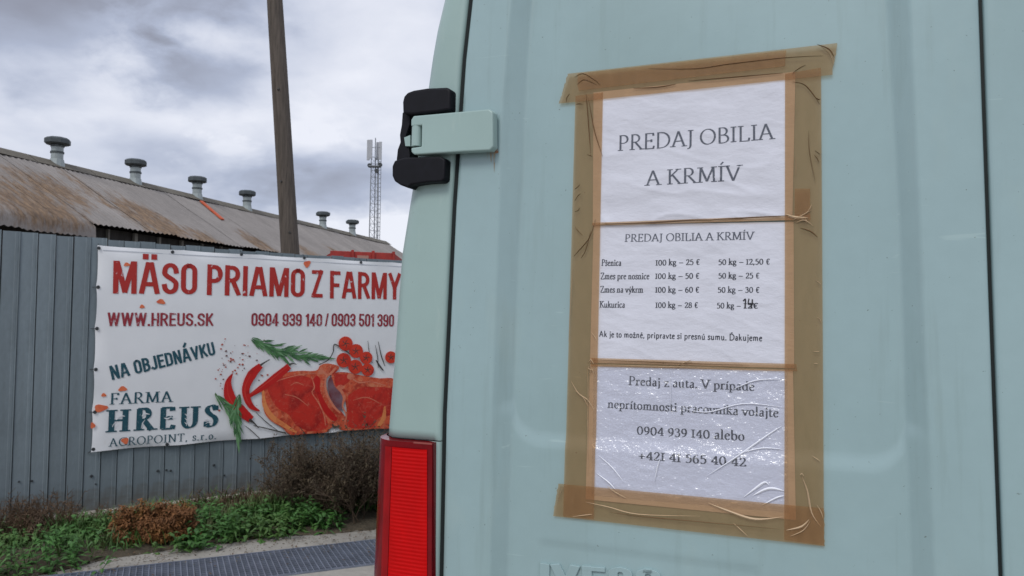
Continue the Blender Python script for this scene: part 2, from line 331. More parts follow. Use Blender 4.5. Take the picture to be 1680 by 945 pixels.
# ------------------------------------------------------------------ lettering: pen strokes laid as thin faces
SER = {  # advance | strokes ; A cx cy rx ry a0 a1 = arc, C = smooth curve through the points, s = foot serif
'A': '.74|0.07 0 .35 1/.35 1 .66 0/.17 .36 .54 .36/s .07 0/s .66 0',
'B': '.64|.14 0 .14 1/.10 1 .30 1 A .30 .76 .20 .24 90 -90 .14 .52/.14 .52 A .32 .26 .25 .26 90 -90 .10 0',
'D': '.80|.14 0 .14 1/.08 1 .30 1 A .30 .5 .42 .5 90 -90 .08 0',
'E': '.60|.14 0 .14 1/.08 1 .50 1/.50 1.02 .52 .84/.14 .52 .42 .52/.42 .60 .42 .43/.08 0 .52 0/.52 -.02 .56 .17',
'F': '.56|.14 0 .14 1/.08 1 .50 1/.50 1.02 .52 .82/.14 .50 .42 .50/.42 .59 .42 .41/s .14 0',
'G': '.80|A .44 .5 .36 .5 50 335/.70 1 .68 .74/.70 .44 .70 .08/s .70 .44',
'H': '.82|.14 0 .14 1/.66 0 .66 1/.14 .52 .66 .52/s .14 0/s .14 1/s .66 0/s .66 1',
'I': '.34|.16 0 .16 1/s .16 0/s .16 1',
'J': '.38|.20 1 .20 .02 A .06 .02 .14 .20 0 -100/s .20 1',
'K': '.72|.14 0 .14 1/.14 .48 .56 1/.28 .60 .64 0/s .14 0/s .14 1/s .56 1/s .66 0',
'L': '.60|.14 0 .14 1/.08 0 .52 0/.52 -.02 .56 .20/s .14 1',
'M': '.94|.12 0 .16 1/.16 1 .46 .06/.46 .06 .76 1/.76 1 .80 0/s .12 0/s .80 0/s .13 1/s .79 1',
'N': '.84|.14 0 .14 1/.14 1 .68 .02/.68 0 .68 1/s .14 0/s .68 1/s .12 1',
'O': '.84|A .42 .5 .36 .5 90 450',
'P': '.60|.14 0 .14 1/.08 1 .30 1 A .30 .74 .22 .26 90 -90 .14 .48/s .14 0',
'R': '.70|.14 0 .14 1/.08 1 .30 1 A .30 .75 .21 .25 90 -90 .14 .50/.30 .50 .64 0/s .14 0/s .66 0',
'S': '.58|C .47 .80 .38 .97 .25 1 .13 .90 .12 .74 .26 .57 .42 .44 .49 .26 .40 .06 .26 0 .14 .05 .08 .22/.47 1 .47 .78/.08 0 .08 .24',
'T': '.68|.34 0 .34 1/.06 1 .62 1/.06 1.01 .05 .82/.62 1.01 .63 .82/s .34 0',
'U': '.78|.15 1 .15 .32 A .39 .32 .24 .32 180 360 .63 1/s .15 1/s .63 1',
'V': '.72|.06 1 .36 0/.36 0 .66 1/s .06 1/s .66 1',
'Z': '.64|.08 1 .54 1/.54 1 .08 0/.08 0 .56 0/.08 1.01 .07 .84/.56 -.01 .58 .18',
'a': '.47|C .12 .52 .22 .62 .33 .56 .34 .44 .34 .10 .42 .02/C .34 .36 .18 .32 .09 .20 .12 .06 .22 0 .34 .12',
'b': '.54|.12 1 .12 .04/A .29 .31 .18 .31 150 -150/.04 1 .12 1.01',
'c': '.44|C .38 .50 .32 .61 .24 .62 .11 .50 .08 .30 .14 .08 .26 0 .40 .12',
'd': '.55|.42 1 .42 .08 .50 .01/A .25 .31 .17 .31 30 330/.34 1 .42 1.01',
'e': '.46|.10 .36 .38 .40 C .38 .40 .37 .54 .25 .62 .13 .52 .08 .30 .14 .08 .27 0 .41 .12',
'g': '.50|A .23 .42 .14 .19 0 360/C .14 .26 .10 .14 .26 .08 .42 0 .40 -.16 .22 -.24 .07 -.15 .12 -.02 .24 .04/.34 .56 .48 .58',
'i': '.28|.15 0 .15 .60/s .15 0/.06 .56 .15 .61/D .14 .86',
'j': '.27|.16 .60 .16 -.06 A .06 -.06 .10 .18 0 -100/.07 .56 .16 .61/D .15 .86',
'k': '.54|.12 0 .12 1/.12 .30 .40 .60/.22 .40 .48 0/s .12 0/s .48 0/s .40 .60/.04 1 .12 1.01',
'l': '.28|.14 0 .14 1/s .14 0/.05 .97 .14 1.01',
'm': '.84|.13 0 .13 .60/C .13 .44 .24 .60 .36 .60 .40 .44 .40 0/C .40 .44 .52 .60 .63 .60 .68 .44 .68 0/s .13 0/s .40 0/s .68 0/.04 .56 .13 .61',
'n': '.57|.13 0 .13 .60/C .13 .44 .24 .60 .36 .60 .42 .44 .42 0/s .13 0/s .42 0/.04 .56 .13 .61',
'o': '.52|A .26 .31 .18 .31 90 450',
'p': '.55|.13 .60 .13 -.30/A .29 .31 .18 .31 150 -150/s .13 -.30/.04 .56 .13 .61',
'r': '.40|.13 0 .13 .60/C .13 .42 .22 .58 .30 .61 .37 .54/s .13 0/.04 .56 .13 .61',
's': '.40|C .32 .50 .26 .62 .15 .61 .09 .49 .16 .36 .29 .26 .33 .13 .24 .01 .13 .01 .06 .12/.33 .62 .33 .48/.06 0 .06 .15',
't': '.34|C .14 .78 .14 .40 .14 .14 .20 .01 .34 .10/.03 .59 .31 .59',
'u': '.57|C .12 .60 .12 .20 .18 .02 .30 .02 .42 .18/.42 .60 .42 .04 .52 .01/.04 .59 .12 .61/.34 .59 .42 .61',
'v': '.50|.05 .60 .25 0/.25 0 .45 .60/s .06 .60/s .44 .60',
'y': '.50|.05 .60 .27 0/C .45 .60 .27 0 .17 -.25 .05 -.26/s .06 .60/s .44 .60',
'z': '.46|.07 .60 .39 .60/.39 .60 .07 0/.07 0 .41 0/.07 .61 .06 .48/.41 -.01 .42 .12',
'0': '.56|A .28 .42 .20 .42 90 450',
'1': '.34|.16 0 .16 .82/s .16 0/s .16 .82',
'2': '.52|C .09 .64 .16 .80 .28 .84 .41 .74 .40 .54 .24 .26 .06 .03/.06 .03 .44 .03/.44 0 .47 .16',
'3': '.50|C .09 .68 .16 .81 .28 .83 .38 .70 .33 .52 .19 .46/C .19 .46 .36 .42 .42 .24 .34 .04 .18 0 .06 .10',
'4': '.54|.38 0 .38 .84/.38 .84 .05 .24/.05 .24 .52 .24/s .38 0',
'5': '.50|.14 .82 .42 .84/.14 .82 .12 .48 C .12 .48 .26 .54 .40 .44 .42 .22 .32 .03 .18 0 .06 .08',
'6': '.52|C .42 .84 .22 .74 .10 .50 .09 .26 .16 .05 .28 0 .40 .10 .43 .27 .36 .46 .24 .50 .10 .36',
'8': '.52|A .26 .64 .15 .19 90 450/A .26 .22 .18 .22 90 450',
'9': '.52|C .10 0 .30 .10 .42 .34 .43 .58 .36 .79 .25 .84 .13 .74 .09 .57 .16 .38 .28 .34 .42 .48',
'–': '.66|.04 .33 .62 .33/.10 .345 .50 .345', '+': '.60|.06 .34 .54 .34/.30 .08 .30 .60', '.': '.24|D .11 .04', ',': '.26|D .12 .04/.13 .04 .07 -.14',
'€': '.56|C .48 .72 .40 .82 .30 .83 .19 .70 .16 .42 .20 .12 .32 0 .48 .10/.06 .50 .40 .50/.06 .34 .38 .34',
' ': '.26|',
}
SAN = {  # condensed poster capitals; the pen is square and heavy
'A': '.44|0 0 .17 1/.27 1 .44 0/.17 .97 .27 .97/.08 .27 .36 .27', 'B': '.34|0 0 0 1/0 1 .17 1 A .17 .76 .15 .24 90 -90 0 .52/.17 .52 A .17 .26 .17 .26 90 -90 0 0',
'D': '.36|0 0 0 1/0 1 .16 1 A .16 .80 .20 .20 90 0 .36 .20 A .16 .20 .20 .20 0 -90 0 0', 'E': '.29|0 0 0 1/0 1 .29 1/0 .52 .25 .52/0 0 .29 0',
'F': '.27|0 0 0 1/0 1 .27 1/0 .48 .23 .48', 'H': '.35|0 0 0 1/.35 0 .35 1/0 .5 .35 .5', 'I': '.0|0 0 0 1', 'J': '.25|.25 1 .25 .16 A .10 .16 .15 .16 0 -150',
'K': '.36|0 0 0 1/.06 .44 .34 1/.13 .55 .37 0', 'L': '.27|0 0 0 1/0 0 .27 0', 'M': '.52|0 0 0 1/.04 1 .25 .04/.27 .04 .48 1/.52 1 .52 0',
'N': '.38|0 0 0 1/.04 1 .34 0/.38 0 .38 1', 'O': '.35|A .175 .80 .175 .20 90 180 0 .20 A .175 .20 .175 .20 180 360 .35 .80 A .175 .80 .175 .20 0 90',
'P': '.34|0 0 0 1/0 1 .16 1 A .16 .73 .18 .27 90 -90 0 .46', 'R': '.36|0 0 0 1/0 1 .16 1 A .16 .75 .18 .25 90 -90 0 .50/.18 .5 .36 0',
'S': '.34|A .17 .78 .17 .22 0 180 C 0 .78 0 .68 .08 .58 .25 .45 .34 .33 .34 .22 A .17 .20 .17 .20 0 -180', 'U': '.35|0 1 0 .20 A .175 .20 .175 .20 180 360 .35 1',
'V': '.40|0 1 .20 0/.20 0 .40 1', 'W': '.60|0 1 .14 0/.14 0 .30 1/.30 1 .46 0/.46 0 .60 1', 'Y': '.40|0 1 .20 .42/.40 1 .20 .42/.20 .46 .20 0',
'Z': '.33|0 1 .33 1/.33 1 0 0/0 0 .33 0', '.': '.0|0 0 0 .02', '/': '.20|0 0 .20 1', ' ': '.04|',
'0': '.31|A .155 .80 .155 .20 90 180 0 .20 A .155 .20 .155 .20 180 360 .31 .80 A .155 .80 .155 .20 0 90', '1': '.12|.12 0 .12 1/0 .86 .12 .98',
'3': '.31|A .155 .80 .155 .20 180 0 .31 .68 A .14 .68 .17 .16 0 -90/.14 .52 A .14 .34 .17 .18 90 0 .31 .20 A .155 .20 .155 .20 0 -180',
'4': '.34|.25 0 .25 1/.22 .98 0 .28/0 .24 .36 .24', '5': '.31|.02 1 .29 1/.02 1 0 .52/0 .56 .15 .56 A .15 .36 .16 .20 90 0 .31 .20 A .155 .20 .155 .20 0 -180',
'9': '.31|.31 .80 A .155 .80 .155 .20 0 180 0 .60 A .155 .60 .155 .17 180 360/.31 .80 .31 .20 A .155 .20 .155 .20 0 -180',
'C': '.34|.34 .76 A .17 .80 .17 .20 0 180 0 .20 A .17 .20 .17 .20 180 360',
}
ACC = {'Á': ('A', 'a'), 'Í': ('I', 'a'), 'Ä': ('A', 'd'), 'á': ('a', 'a'), 'é': ('e', 'a'), 'í': ('i', 'a'), 'ý': ('y', 'a'), 'ú': ('u', 'a'), 'š': ('s', 'v'), 'ž': ('z', 'v'), 'Ď': ('D', 'v')}
def catmull(p, k=5):
    q = [p[0]] + p + [p[-1]]; o = []
    for i in range(1, len(q) - 2):
        a, b, c, d = q[i - 1:i + 3]
        for j in range(k):
            t = j / k
            o.append(tuple(.5 * (2 * b[n] + (c[n] - a[n]) * t + (2 * a[n] - 5 * b[n] + 4 * c[n] - d[n]) * t * t + (3 * b[n] - a[n] - 3 * c[n] + d[n]) * t ** 3) for n in (0, 1)))
    return o + [p[-1]]
def strokes_of(ch, table):
    base, acc = ACC.get(ch, (ch, None))
    adv, body = table[base].split('|'); S = []
    for s in body.split('/'):
        tk = s.split()
        if not tk: continue
        if tk[0] == 's': S.append(('s', float(tk[1]), float(tk[2]))); continue
        if tk[0] == 'D':
            if not (acc and base in 'ij'): S.append(('D', float(tk[1]), float(tk[2])))
            continue
        pts = []; cv = None; i = 0
        while i < len(tk):
            if tk[i] == 'A':
                if cv: pts += catmull(cv); cv = None
                c0, c1, rx, ry, a0, a1 = map(float, tk[i + 1:i + 7]); i += 7; n = max(3, int(abs(a1 - a0) / 20))
                pts += [(c0 + rx * math.cos(R(a0 + (a1 - a0) * k / n)), c1 + ry * math.sin(R(a0 + (a1 - a0) * k / n))) for k in range(n + 1)]
            elif tk[i] == 'C': cv = []; i += 1
            else:
                (pts if cv is None else cv).append((float(tk[i]), float(tk[i + 1]))); i += 2
        if cv: pts += catmull(cv)
        S.append(('p', pts))
    adv = float(adv)
    if acc:
        up = base.isupper(); mx = {'i': .15, 'I': .16}.get(base, adv / 2 - .01); y0 = 1.10 if up else .74
        if table is SAN: mx = adv / 2; y0 = 1.16
        if acc == 'a': S.append(('p', [(mx - .02, y0), (mx + .10, y0 + .17)]))
        if acc == 'v': S.append(('p', [(mx - .11, y0 + .14), (mx, y0 + .02)])); S.append(('p', [(mx, y0 + .02), (mx + .11, y0 + .14)]))
        if acc == 'd': S.append(('x', mx - .125, y0)); S.append(('x', mx + .125, y0))
    return adv, S
def text_faces(txt, table, T, t, gap, serif=True):
    """returns quads strips [(list of (left,right) pairs)] in em units and the total advance"""
    x = 0; strips = []
    sans = table is SAN
    def strip(pts, square=False):
        q = [pts[0]]
        for p in pts[1:]:
            if math.dist(p, q[-1]) > 1e-4: q.append(p)
        if len(q) < 2: return
        if sans and square:
            a, b = Vector(q[0]), Vector(q[1]); q[0] = tuple(a - (b - a).normalized() * T * .5)
            a, b = Vector(q[-1]), Vector(q[-2]); q[-1] = tuple(a - (b - a).normalized() * T * .5)
        dn = []                                  # keep the pieces short so that they follow the sheet
        for a, b in zip(q, q[1:]):
            k = max(1, int(math.dist(a, b) / .2)); dn += [(lerp(a[0], b[0], j / k), lerp(a[1], b[1], j / k)) for j in range(k)]
        q = dn + [q[-1]]; out_ = []
        closed = math.dist(q[0], q[-1]) < 1e-3
        for i, p in enumerate(q):
            a = Vector(q[i - 1] if i else (q[-2] if closed else p)); b = Vector(q[i + 1] if i < len(q) - 1 else (q[1] if closed else p)); d = (b - a).normalized()
            th = math.atan2(d.y, d.x); wd = T * .86 if sans else t + (T - t) * abs(math.sin(th - R(14))) ** 1.3
            if sans: wd = lerp(T * .86, T, abs(d.y))
            nrm = Vector((-d.y, d.x)) * wd / 2; P_ = Vector(p)
            out_.append((P_ + nrm, P_ - nrm))
        strips.append(out_)
    for ch in txt:
        adv, S = strokes_of(ch, table); n0 = len(strips)
        for s in S:
            if s[0] == 'p':
                pts = s[1]
                if sans: pts = [(a, T / 2 + (1 - T) * b if b <= 1 else b) for a, b in pts]
                strip(pts, True)
            elif s[0] == 's':
                if not serif: continue
                wd = .085 + T * .55; h = t * 1.1; y = s[2]; y = y + h * .4 if y <= 0 else y - h * .4 if y > .1 else y
                strips.append([(Vector((s[1] - wd, y + h / 2)), Vector((s[1] - wd, y - h / 2))), (Vector((s[1] + wd, y + h / 2)), Vector((s[1] + wd, y - h / 2)))])
            elif s[0] in 'Dx':
                r_ = T * (.62 if s[0] == 'D' else .55)
                strips.append([(Vector((s[1] - r_, s[2] + r_)), Vector((s[1] - r_, s[2] - r_))), (Vector((s[1] + r_, s[2] + r_)), Vector((s[1] + r_, s[2] - r_)))])
        x0 = x + (T / 2 if sans else 0)
        for k in range(n0, len(strips)):
            cl = lambda v: Vector((v.x + x0, min(1, max(0, v.y)) if (sans and v.y < 1.02) else v.y))
            strips[k] = [(cl(a), cl(b)) for a, b in strips[k]]
        x += adv + (T + gap if sans else gap)
    return strips, x - gap
def lettering(name, txt, table, surf, A, B, h, mat, parent, T=.10, t=.035, gap=.0, off=(0, 0, 0), lift=0.0004, depth=0, label=None, serif=True):
    """surf(u, z, lift) -> 3-D point; A,B the ends of the base line on the sheet; h the capital height in metres"""
    strips, W = text_faces(txt, table, T, t, gap, serif); A = Vector(A); B = Vector(B); ax = (B - A) / W; up = Vector((-(B - A).y, (B - A).x)).normalized() * h
    mb = MB(); k = 0
    for s in strips:
        k = (k + 1) % 7; rows = []
        for l, r_ in s:
            P1 = A + ax * l.x + up * l.y; P2 = A + ax * r_.x + up * r_.y
            rows.append([surf(P1.x, P1.y, lift + k * .00002 * (1 + depth * 8)), surf(P2.x, P2.y, lift + k * .00002 * (1 + depth * 8))])
        if depth:
            n = len(rows); back = [[surf(*q, -.002) for q in ((A + ax * l.x + up * l.y), (A + ax * r_.x + up * r_.y))] for l, r_ in s]
            ring = [[rows[i][0], rows[i][1], back[i][1], back[i][0]] for i in range(n)]; mb.grid(ring, close=True); b = len(mb.v) - 4 * n
            mb.f += [(b, b + 3, b + 2, b + 1), (b + 4 * n - 4, b + 4 * n - 3, b + 4 * n - 2, b + 4 * n - 1)]; mb.mi += [0, 0]
        else: mb.grid(rows)
    me = mb.mesh(name, mat, off=off, bevel=.0009 if depth else 0, seg=1, fix=bool(depth)); return put(name, me, parent, label=label)

# ------------------------------------------------------------------ the ground
FENCE = Frame((0, 0, 0), R(34.8)); FENCE.o = FENCE.Y * 6.35
BARN = Frame((0, 0, 0), R(74.8)); L_E, L_R = 14.4, 17.7; BARN.o = BARN.Y * L_E
VAN_P = 1.155
VAN = Frame((0, 0, 0), R(-22.4), .040); VAN.o = VAN.Y * VAN_P

mb = MB(); n = 24
rows = []
for i in range(n + 1):
    rows.append([((abs(a) ** 2.2) * math.copysign(900, a), (abs(b) ** 2.2) * math.copysign(900, b), -.03) for a in [(-1 + 2 * j / n) for j in range(n + 1)] for b in [(-1 + 2 * i / n)]])
mb.grid(rows); put('ground', mb.mesh('ground', far_ground), kind='structure')
# soil verge in front of the fence, uneven
# concrete yard the van stands on; its far edge runs along the plants
edge = [ground_hit(x, y) for x, y in ((-420, 1010), (60, 946), (180, 922), (330, 898), (470, 884), (615, 872), (800, 852))]
mb = MB(); rows = [[], [], []]
dn = []
for a, b in zip(edge, edge[1:]):
    for j in range(8): dn.append(a.lerp(b, j / 8))
dn.append(edge[-1])
G0 = [ground_hit(*p) for p in ((150, 941.5), (620, 888.6), (620, 929.5))]       # grating: far edge and near edge
gx = (G0[1] - G0[0]).normalized(); gy = Vector((gx.y, -gx.x, 0)); gwid = abs((G0[2] - G0[1]).dot(gy))
PIT0 = G0[0] - gx * 1.6; PITL = 5.2
for i, p in enumerate(dn):
    q = p + Vector((noise.noise(p * 3) * .05, noise.noise(p * 3 + Vector((5, 0, 0))) * .06, 0))
    far_e = PIT0 + gx * ((q - PIT0).dot(gx)); rows[0].append(Vector((q.x, q.y, -.02))); rows[1].append(Vector((q.x, q.y, .012)))
    rows[2].append(Vector((far_e.x, far_e.y, .012)))
mb.grid(rows)
a = PIT0 + gx * (dn[0] - PIT0).dot(gx); b = PIT0 + gx * (dn[-1] - PIT0).dot(gx)
a0, b0 = PIT0, PIT0 + gx * PITL
Z = Vector((0, 0, .012))
na, nb_ = a0 + gy * gwid, b0 + gy * gwid
def quad(mb, *p): mb.add(p, [(0, 1, 2, 3)])
quad(mb, a + Z, a0 + Z, na + Z, a + gy * gwid + Z) if (a - a0).dot(gx) < 0 else None
fa, fb = a + gy * gwid - gx * 8, b + gy * gwid + gx * 12
fa2, fb2 = fa + gy * 30, fb + gy * 30
quad(mb, fa + Z, fb + Z, fb2 + Z, fa2 + Z)
put('concrete_yard', mb.mesh('concrete_yard', concrete), kind='structure')
mb = MB(); rows = []
for p in dn:
    q0 = p + Vector((noise.noise(p * 3) * .05, noise.noise(p * 3 + Vector((5, 0, 0))) * .06, 0)); rel = q0 - FENCE.o; un, wn = rel.dot(FENCE.X), rel.dot(FENCE.Y); row = []
    for k in range(25):
        t_ = k / 24; uu = lerp(un, un + .05, t_); ww = lerp(wn - .02, .3, t_); z = .035 + .05 * noise.noise(Vector((uu * 1.7, ww * 1.7, 3))) + .022 * noise.noise(Vector((uu * 8, ww * 8, 1)))
        row.append(FENCE.world(uu, ww, max(.004, z * min(1, t_ * 5)) + .012 * (t_ > 0) + .02 * t_ - (.01 if k == 0 else 0)))
    rows.append(row)
mb.grid(rows); put('soil_verge', mb.mesh('soil_verge', dirt, smooth=True), kind='structure')
# steel grating over a shallow drain
r = bpy.data.objects.new('drain_grating', None); COL.objects.link(r); r.location = a0; tag(r, 'galvanised steel walkway grating set in the concrete below the weeds', 'grating')
def gl(s, t_, z): return a0 * 0 + gx * s + gy * t_ + Vector((0, 0, z))
mb = MB()
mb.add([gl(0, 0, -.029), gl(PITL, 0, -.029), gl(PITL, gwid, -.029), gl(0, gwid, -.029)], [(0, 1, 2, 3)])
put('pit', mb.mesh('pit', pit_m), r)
def obar(mb, s0, t0, s1, t1, z0, z1, hw):
    A_ = gl(s0, t0, 0); B_ = gl(s1, t1, 0); d = (B_ - A_).normalized(); nn = Vector((-d.y, d.x, 0)) * hw
    vs = [A_ - nn, A_ + nn, B_ + nn, B_ - nn]; vs = [v + Vector((0, 0, z0)) for v in vs] + [v + Vector((0, 0, z1)) for v in vs]
    mb.add(vs, [(4, 5, 6, 7), (0, 1, 5, 4), (1, 2, 6, 5), (2, 3, 7, 6), (3, 0, 4, 7)])
mb = MB()
for t_ in (0.004, gwid - .004): obar(mb, 0, t_, PITL, t_, -.02, .020, .004)
put('frame', mb.mesh('frame', grate_m), r)
mb = MB(); nb = int(PITL / .034)
for i in range(nb + 1): obar(mb, i * .034, .008, i * .034, gwid - .008, -.012, .016, .0032)
o = put('bearing_bars', mb.mesh('bearing_bars', grate_m), r, kind='stuff')
mb = MB(); nc = int(gwid / .036)
for i in range(1, nc): obar(mb, 0, i * gwid / nc, PITL, i * gwid / nc, .004, .0145, .0026)
put('cross_bars', mb.mesh('cross_bars', grate_m), r, kind='stuff')

# ------------------------------------------------------------------ the fence
fu0 = -3.6; fu1 = 6.6
s0 = FENCE.hit(20.7, 750)[0]; s1 = FENCE.hit(318.5, 780)[0]; PITCH_B = (s1 - s0) / 11
ft = [FENCE.hit(*p) for p in ((0, 377), (150, 390), (400, 411), (655, 427))]; FT = [(a, b) for a, b in ft]
r = FENCE.root('sheet_metal_fence', 0, 0, 0, 'grey galvanised fence of upright metal boards behind the white banner', 'fence')
k0 = int(math.floor((fu0 - s0) / PITCH_B)); k1 = int(math.ceil((fu1 - s0) / PITCH_B))
print('board pitch', PITCH_B, 'fence tops', FT, 'depth fence', FENCE.hit(155, 852))
for k in range(k0, k1):
    ua = s0 + k * PITCH_B; W_ = PITCH_B - .004; zt = interp(FT, ua + W_ / 2) - .0; zb = .085
    zt = max(1.9, min(2.25, zt)) + random.uniform(-.006, .006)
    prof = [(0, .012), (.002, 0), (W_ * .70, 0), (W_ * .74, -.0022), (W_ - .012, -.0022), (W_ - .008, -.001), (W_ - .004, -.005), (W_, -.005), (W_, .012)]
    mb = MB(); mb.grid([[(x, y, 0) for x, y in prof], [(x, y, zt - zb) for x, y in prof]]); n = len(prof)
    mb.add([(x, y, zt - zb) for x, y in prof], [tuple(range(n))])
    put('board', mb.mesh('board', galv), r, (ua, random.uniform(-.0015, .0015), zb), (random.uniform(-.001, .001), random.uniform(-.0012, .0012), 0))
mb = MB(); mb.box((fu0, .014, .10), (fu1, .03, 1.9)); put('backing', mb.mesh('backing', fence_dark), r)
for z in (.45, 1.75):
    mb = MB(); mb.box((fu0, .032, z), (fu1, .075, z + .05)); put('rail', mb.mesh('rail', galv), r)
# bolts / scuffs along the lower rail
for px, py in ((31, 790), (52, 789), (150, 781), (157, 794), (259, 772.5), (273, 771), (280, 772), (351, 763), (368, 780), (437, 752), (444, 764)):
    u, z = FENCE.hit(px, py); mb = MB(); q = random.uniform(.006, .012)
    mb.tube((u, -.011, z), (u, -.002, z), q * .7, q, 7); put('bolt', mb.mesh('bolt', dark_metal), r)
p0, p1 = FENCE.hit(0, 875), FENCE.hit(452, 822)
r = FENCE.root('concrete_plinth', 0, 0, 0, 'pale chipped concrete strip along the foot of the metal fence', 'plinth')
mb = MB(); rows = []
for i in range(91):
    u = lerp(fu0, fu1, i / 90); j = noise.noise(Vector((u * 3, 0, 0))) * .008; j2 = noise.noise(Vector((u * 5, 7, 0))) * .012
    rows.append([(u, -.10 + j2, -.01), (u, -.095 + j2, .055 + j), (u, -.075 + j2, .078 + j), (u, .09, .082), (u, .09, -.01)])
mb.grid(rows); put('plinth_strip', mb.mesh('plinth_strip', plinth_m), r)

# ------------------------------------------------------------------ banner
BW = -.035
tl = FENCE.hit(160, 402, BW); bl = FENCE.hit(149, 742, BW); tr_ = FENCE.hit(655, 431, BW); br_ = FENCE.hit(629, 703, BW)
print('banner', tl, bl, tr_, br_)
BWID = 2.98
def ban_pt(a, b):           # a along 0..1, b down 0..1
    kt = (tr_[1] - tl[1]) / (tr_[0] - tl[0]); kb = (br_[1] - bl[1]) / (br_[0] - bl[0])
    T_ = (tl[0] + BWID * a, tl[1] + kt * BWID * a); B_ = (bl[0] + BWID * a, bl[1] + kb * BWID * a)
    return lerp(T_[0], B_[0], b), lerp(T_[1], B_[1], b)
def ban_s(u, z, lift=0): return (u, BW - lift, z)
BAN = FENCE.root('farm_banner', bl[0], BW, bl[1], 'white vinyl banner with red lettering and raw meat picture tied to the metal fence', 'banner'); boff = FENCE.off
mb = MB(); rows = []
for i in range(31):
    b = i / 30; r_ = []
    for j in range(61):
        a = j / 60; u, z = ban_pt(a, b); e_ = min(min(a, 1 - a) * BWID, min(b, 1 - b) * 1.5) ; m_ = 1 - sstep(0, .05, e_)
        if i == 0: z -= .006 * abs(math.sin(a * 5 * math.pi)) ** .6
        if i == 30: z += .006 * abs(math.sin(a * 5 * math.pi))
        if j == 0: u += .008 * abs(math.sin(b * 5 * math.pi)) ** .6
        r_.append((u, BW + m_ * .010 * math.sin(a * 31 + b * 17) + (.006 if m_ > .5 else 0), z))
    rows.append(r_)
mb.grid(rows); put('vinyl_sheet', mb.mesh('vinyl_sheet', vinyl, smooth=True, off=boff), BAN)
# hem weld along the edges
mb = MB()
for b0_, b1_ in ((0.022, .026),):
    P = [ban_pt(.012, b0_), ban_pt(.99, b0_), ban_pt(.99, b1_), ban_pt(.012, b1_)]; mb.add([ban_s(*p, .0012) for p in P], [(0, 1, 2, 3)])
put('hem', mb.mesh('hem', Mat('hem_shade', (.50, .52, .57), .5), off=boff), BAN)
def ban_text(txt, table, pa, pb, h_px, mat, **k):
    A = FENCE.hit(*pa, BW); B = FENCE.hit(*pb, BW); A2 = FENCE.hit(pa[0], pa[1] - h_px, BW); h = A2[1] - A[1]
    return lettering('lettering', txt, table, ban_s, A, B, h, mat, BAN, off=boff, lift=.0035, **k)
ban_text('MÄSO', SAN, (185, 481.5), (323, 483.6), 54, red_print, T=.155, gap=.075)
ban_text('PRIAMO', SAN, (339, 484), (499.5, 488), 50.5, red_print, T=.155, gap=.075)
ban_text('Z', SAN, (511, 488.5), (529, 488.8), 46, red_print, T=.155, gap=.075)
ban_text('FARMY', SAN, (541, 489.6), (657, 491.5), 45.5, red_print, T=.155, gap=.075)
ban_text('WWW.HREUS.SK', SAN, (176, 535), (349.5, 534.8), 22.5, wine_print, T=.145, gap=.075)
ban_text('0904 939 140', SAN, (412, 534.8), (528, 535.2), 21.5, wine_print, T=.15, gap=.06)
ban_text('/', SAN, (533, 535.3), (538.5, 535.3), 21.5, wine_print, T=.15, gap=.06)
ban_text('0903 501 390', SAN, (543.5, 535.3), (646, 536), 21.5, wine_print, T=.15, gap=.06)
ban_text('NA OBJEDNÁVKU', SAN, (184, 623.5), (354, 582), 23.5, teal_print, T=.175, gap=.075)
ban_text('FARMA', SER, (180, 663.5), (282, 659), 18, teal_print, T=.13, t=.045, gap=.10)
ban_text('HREUS', SER, (176, 709), (357, 698.5), 36, teal_print, T=.23, t=.055, gap=.24)
ban_text('AGROPOINT, s.r.o.', SER, (179, 732.7), (355, 720), 13.3, teal_print, T=.11, t=.05, gap=.09)
LAY = [.0040]
def cp(X, Y): return (330 + X / 4.109, 530 + Y / 4.109)
def printed(name, pts, mat, raw=False, bw=0):
    P = [FENCE.hit(*(p if raw else cp(*p)), BW) for p in pts]; LAY[0] += .00006
    mb = MB(); mb.add([ban_s(*p, LAY[0]) for p in P], [tuple(range(len(P)))]); return put(name, mb.mesh(name, mat, off=boff), BAN)
def smooth_poly(pts, k=4): return catmull(pts + [pts[0]], k)[:-1]
def band(mb, pts, widths, raw=False, k=6):
    """tapered printed stroke"""
    q = catmull(list(pts), k); m = len(q); ws = [interp([(i / (len(widths) - 1), w_) for i, w_ in enumerate(widths)], i / (m - 1)) for i in range(m)]
    rows = []; LAY[0] += .00004
    for i, p in enumerate(q):
        a = Vector(q[max(0, i - 1)]); b = Vector(q[min(m - 1, i + 1)]); d = (b - a).normalized(); nn = Vector((-d.y, d.x)) * ws[i] / 2
        l, r_ = Vector(p) + nn, Vector(p) - nn
        rows.append([ban_s(*FENCE.hit(*(tuple(x) if raw else cp(*x)), BW), LAY[0]) for x in (l, r_)])
    mb.grid(rows)
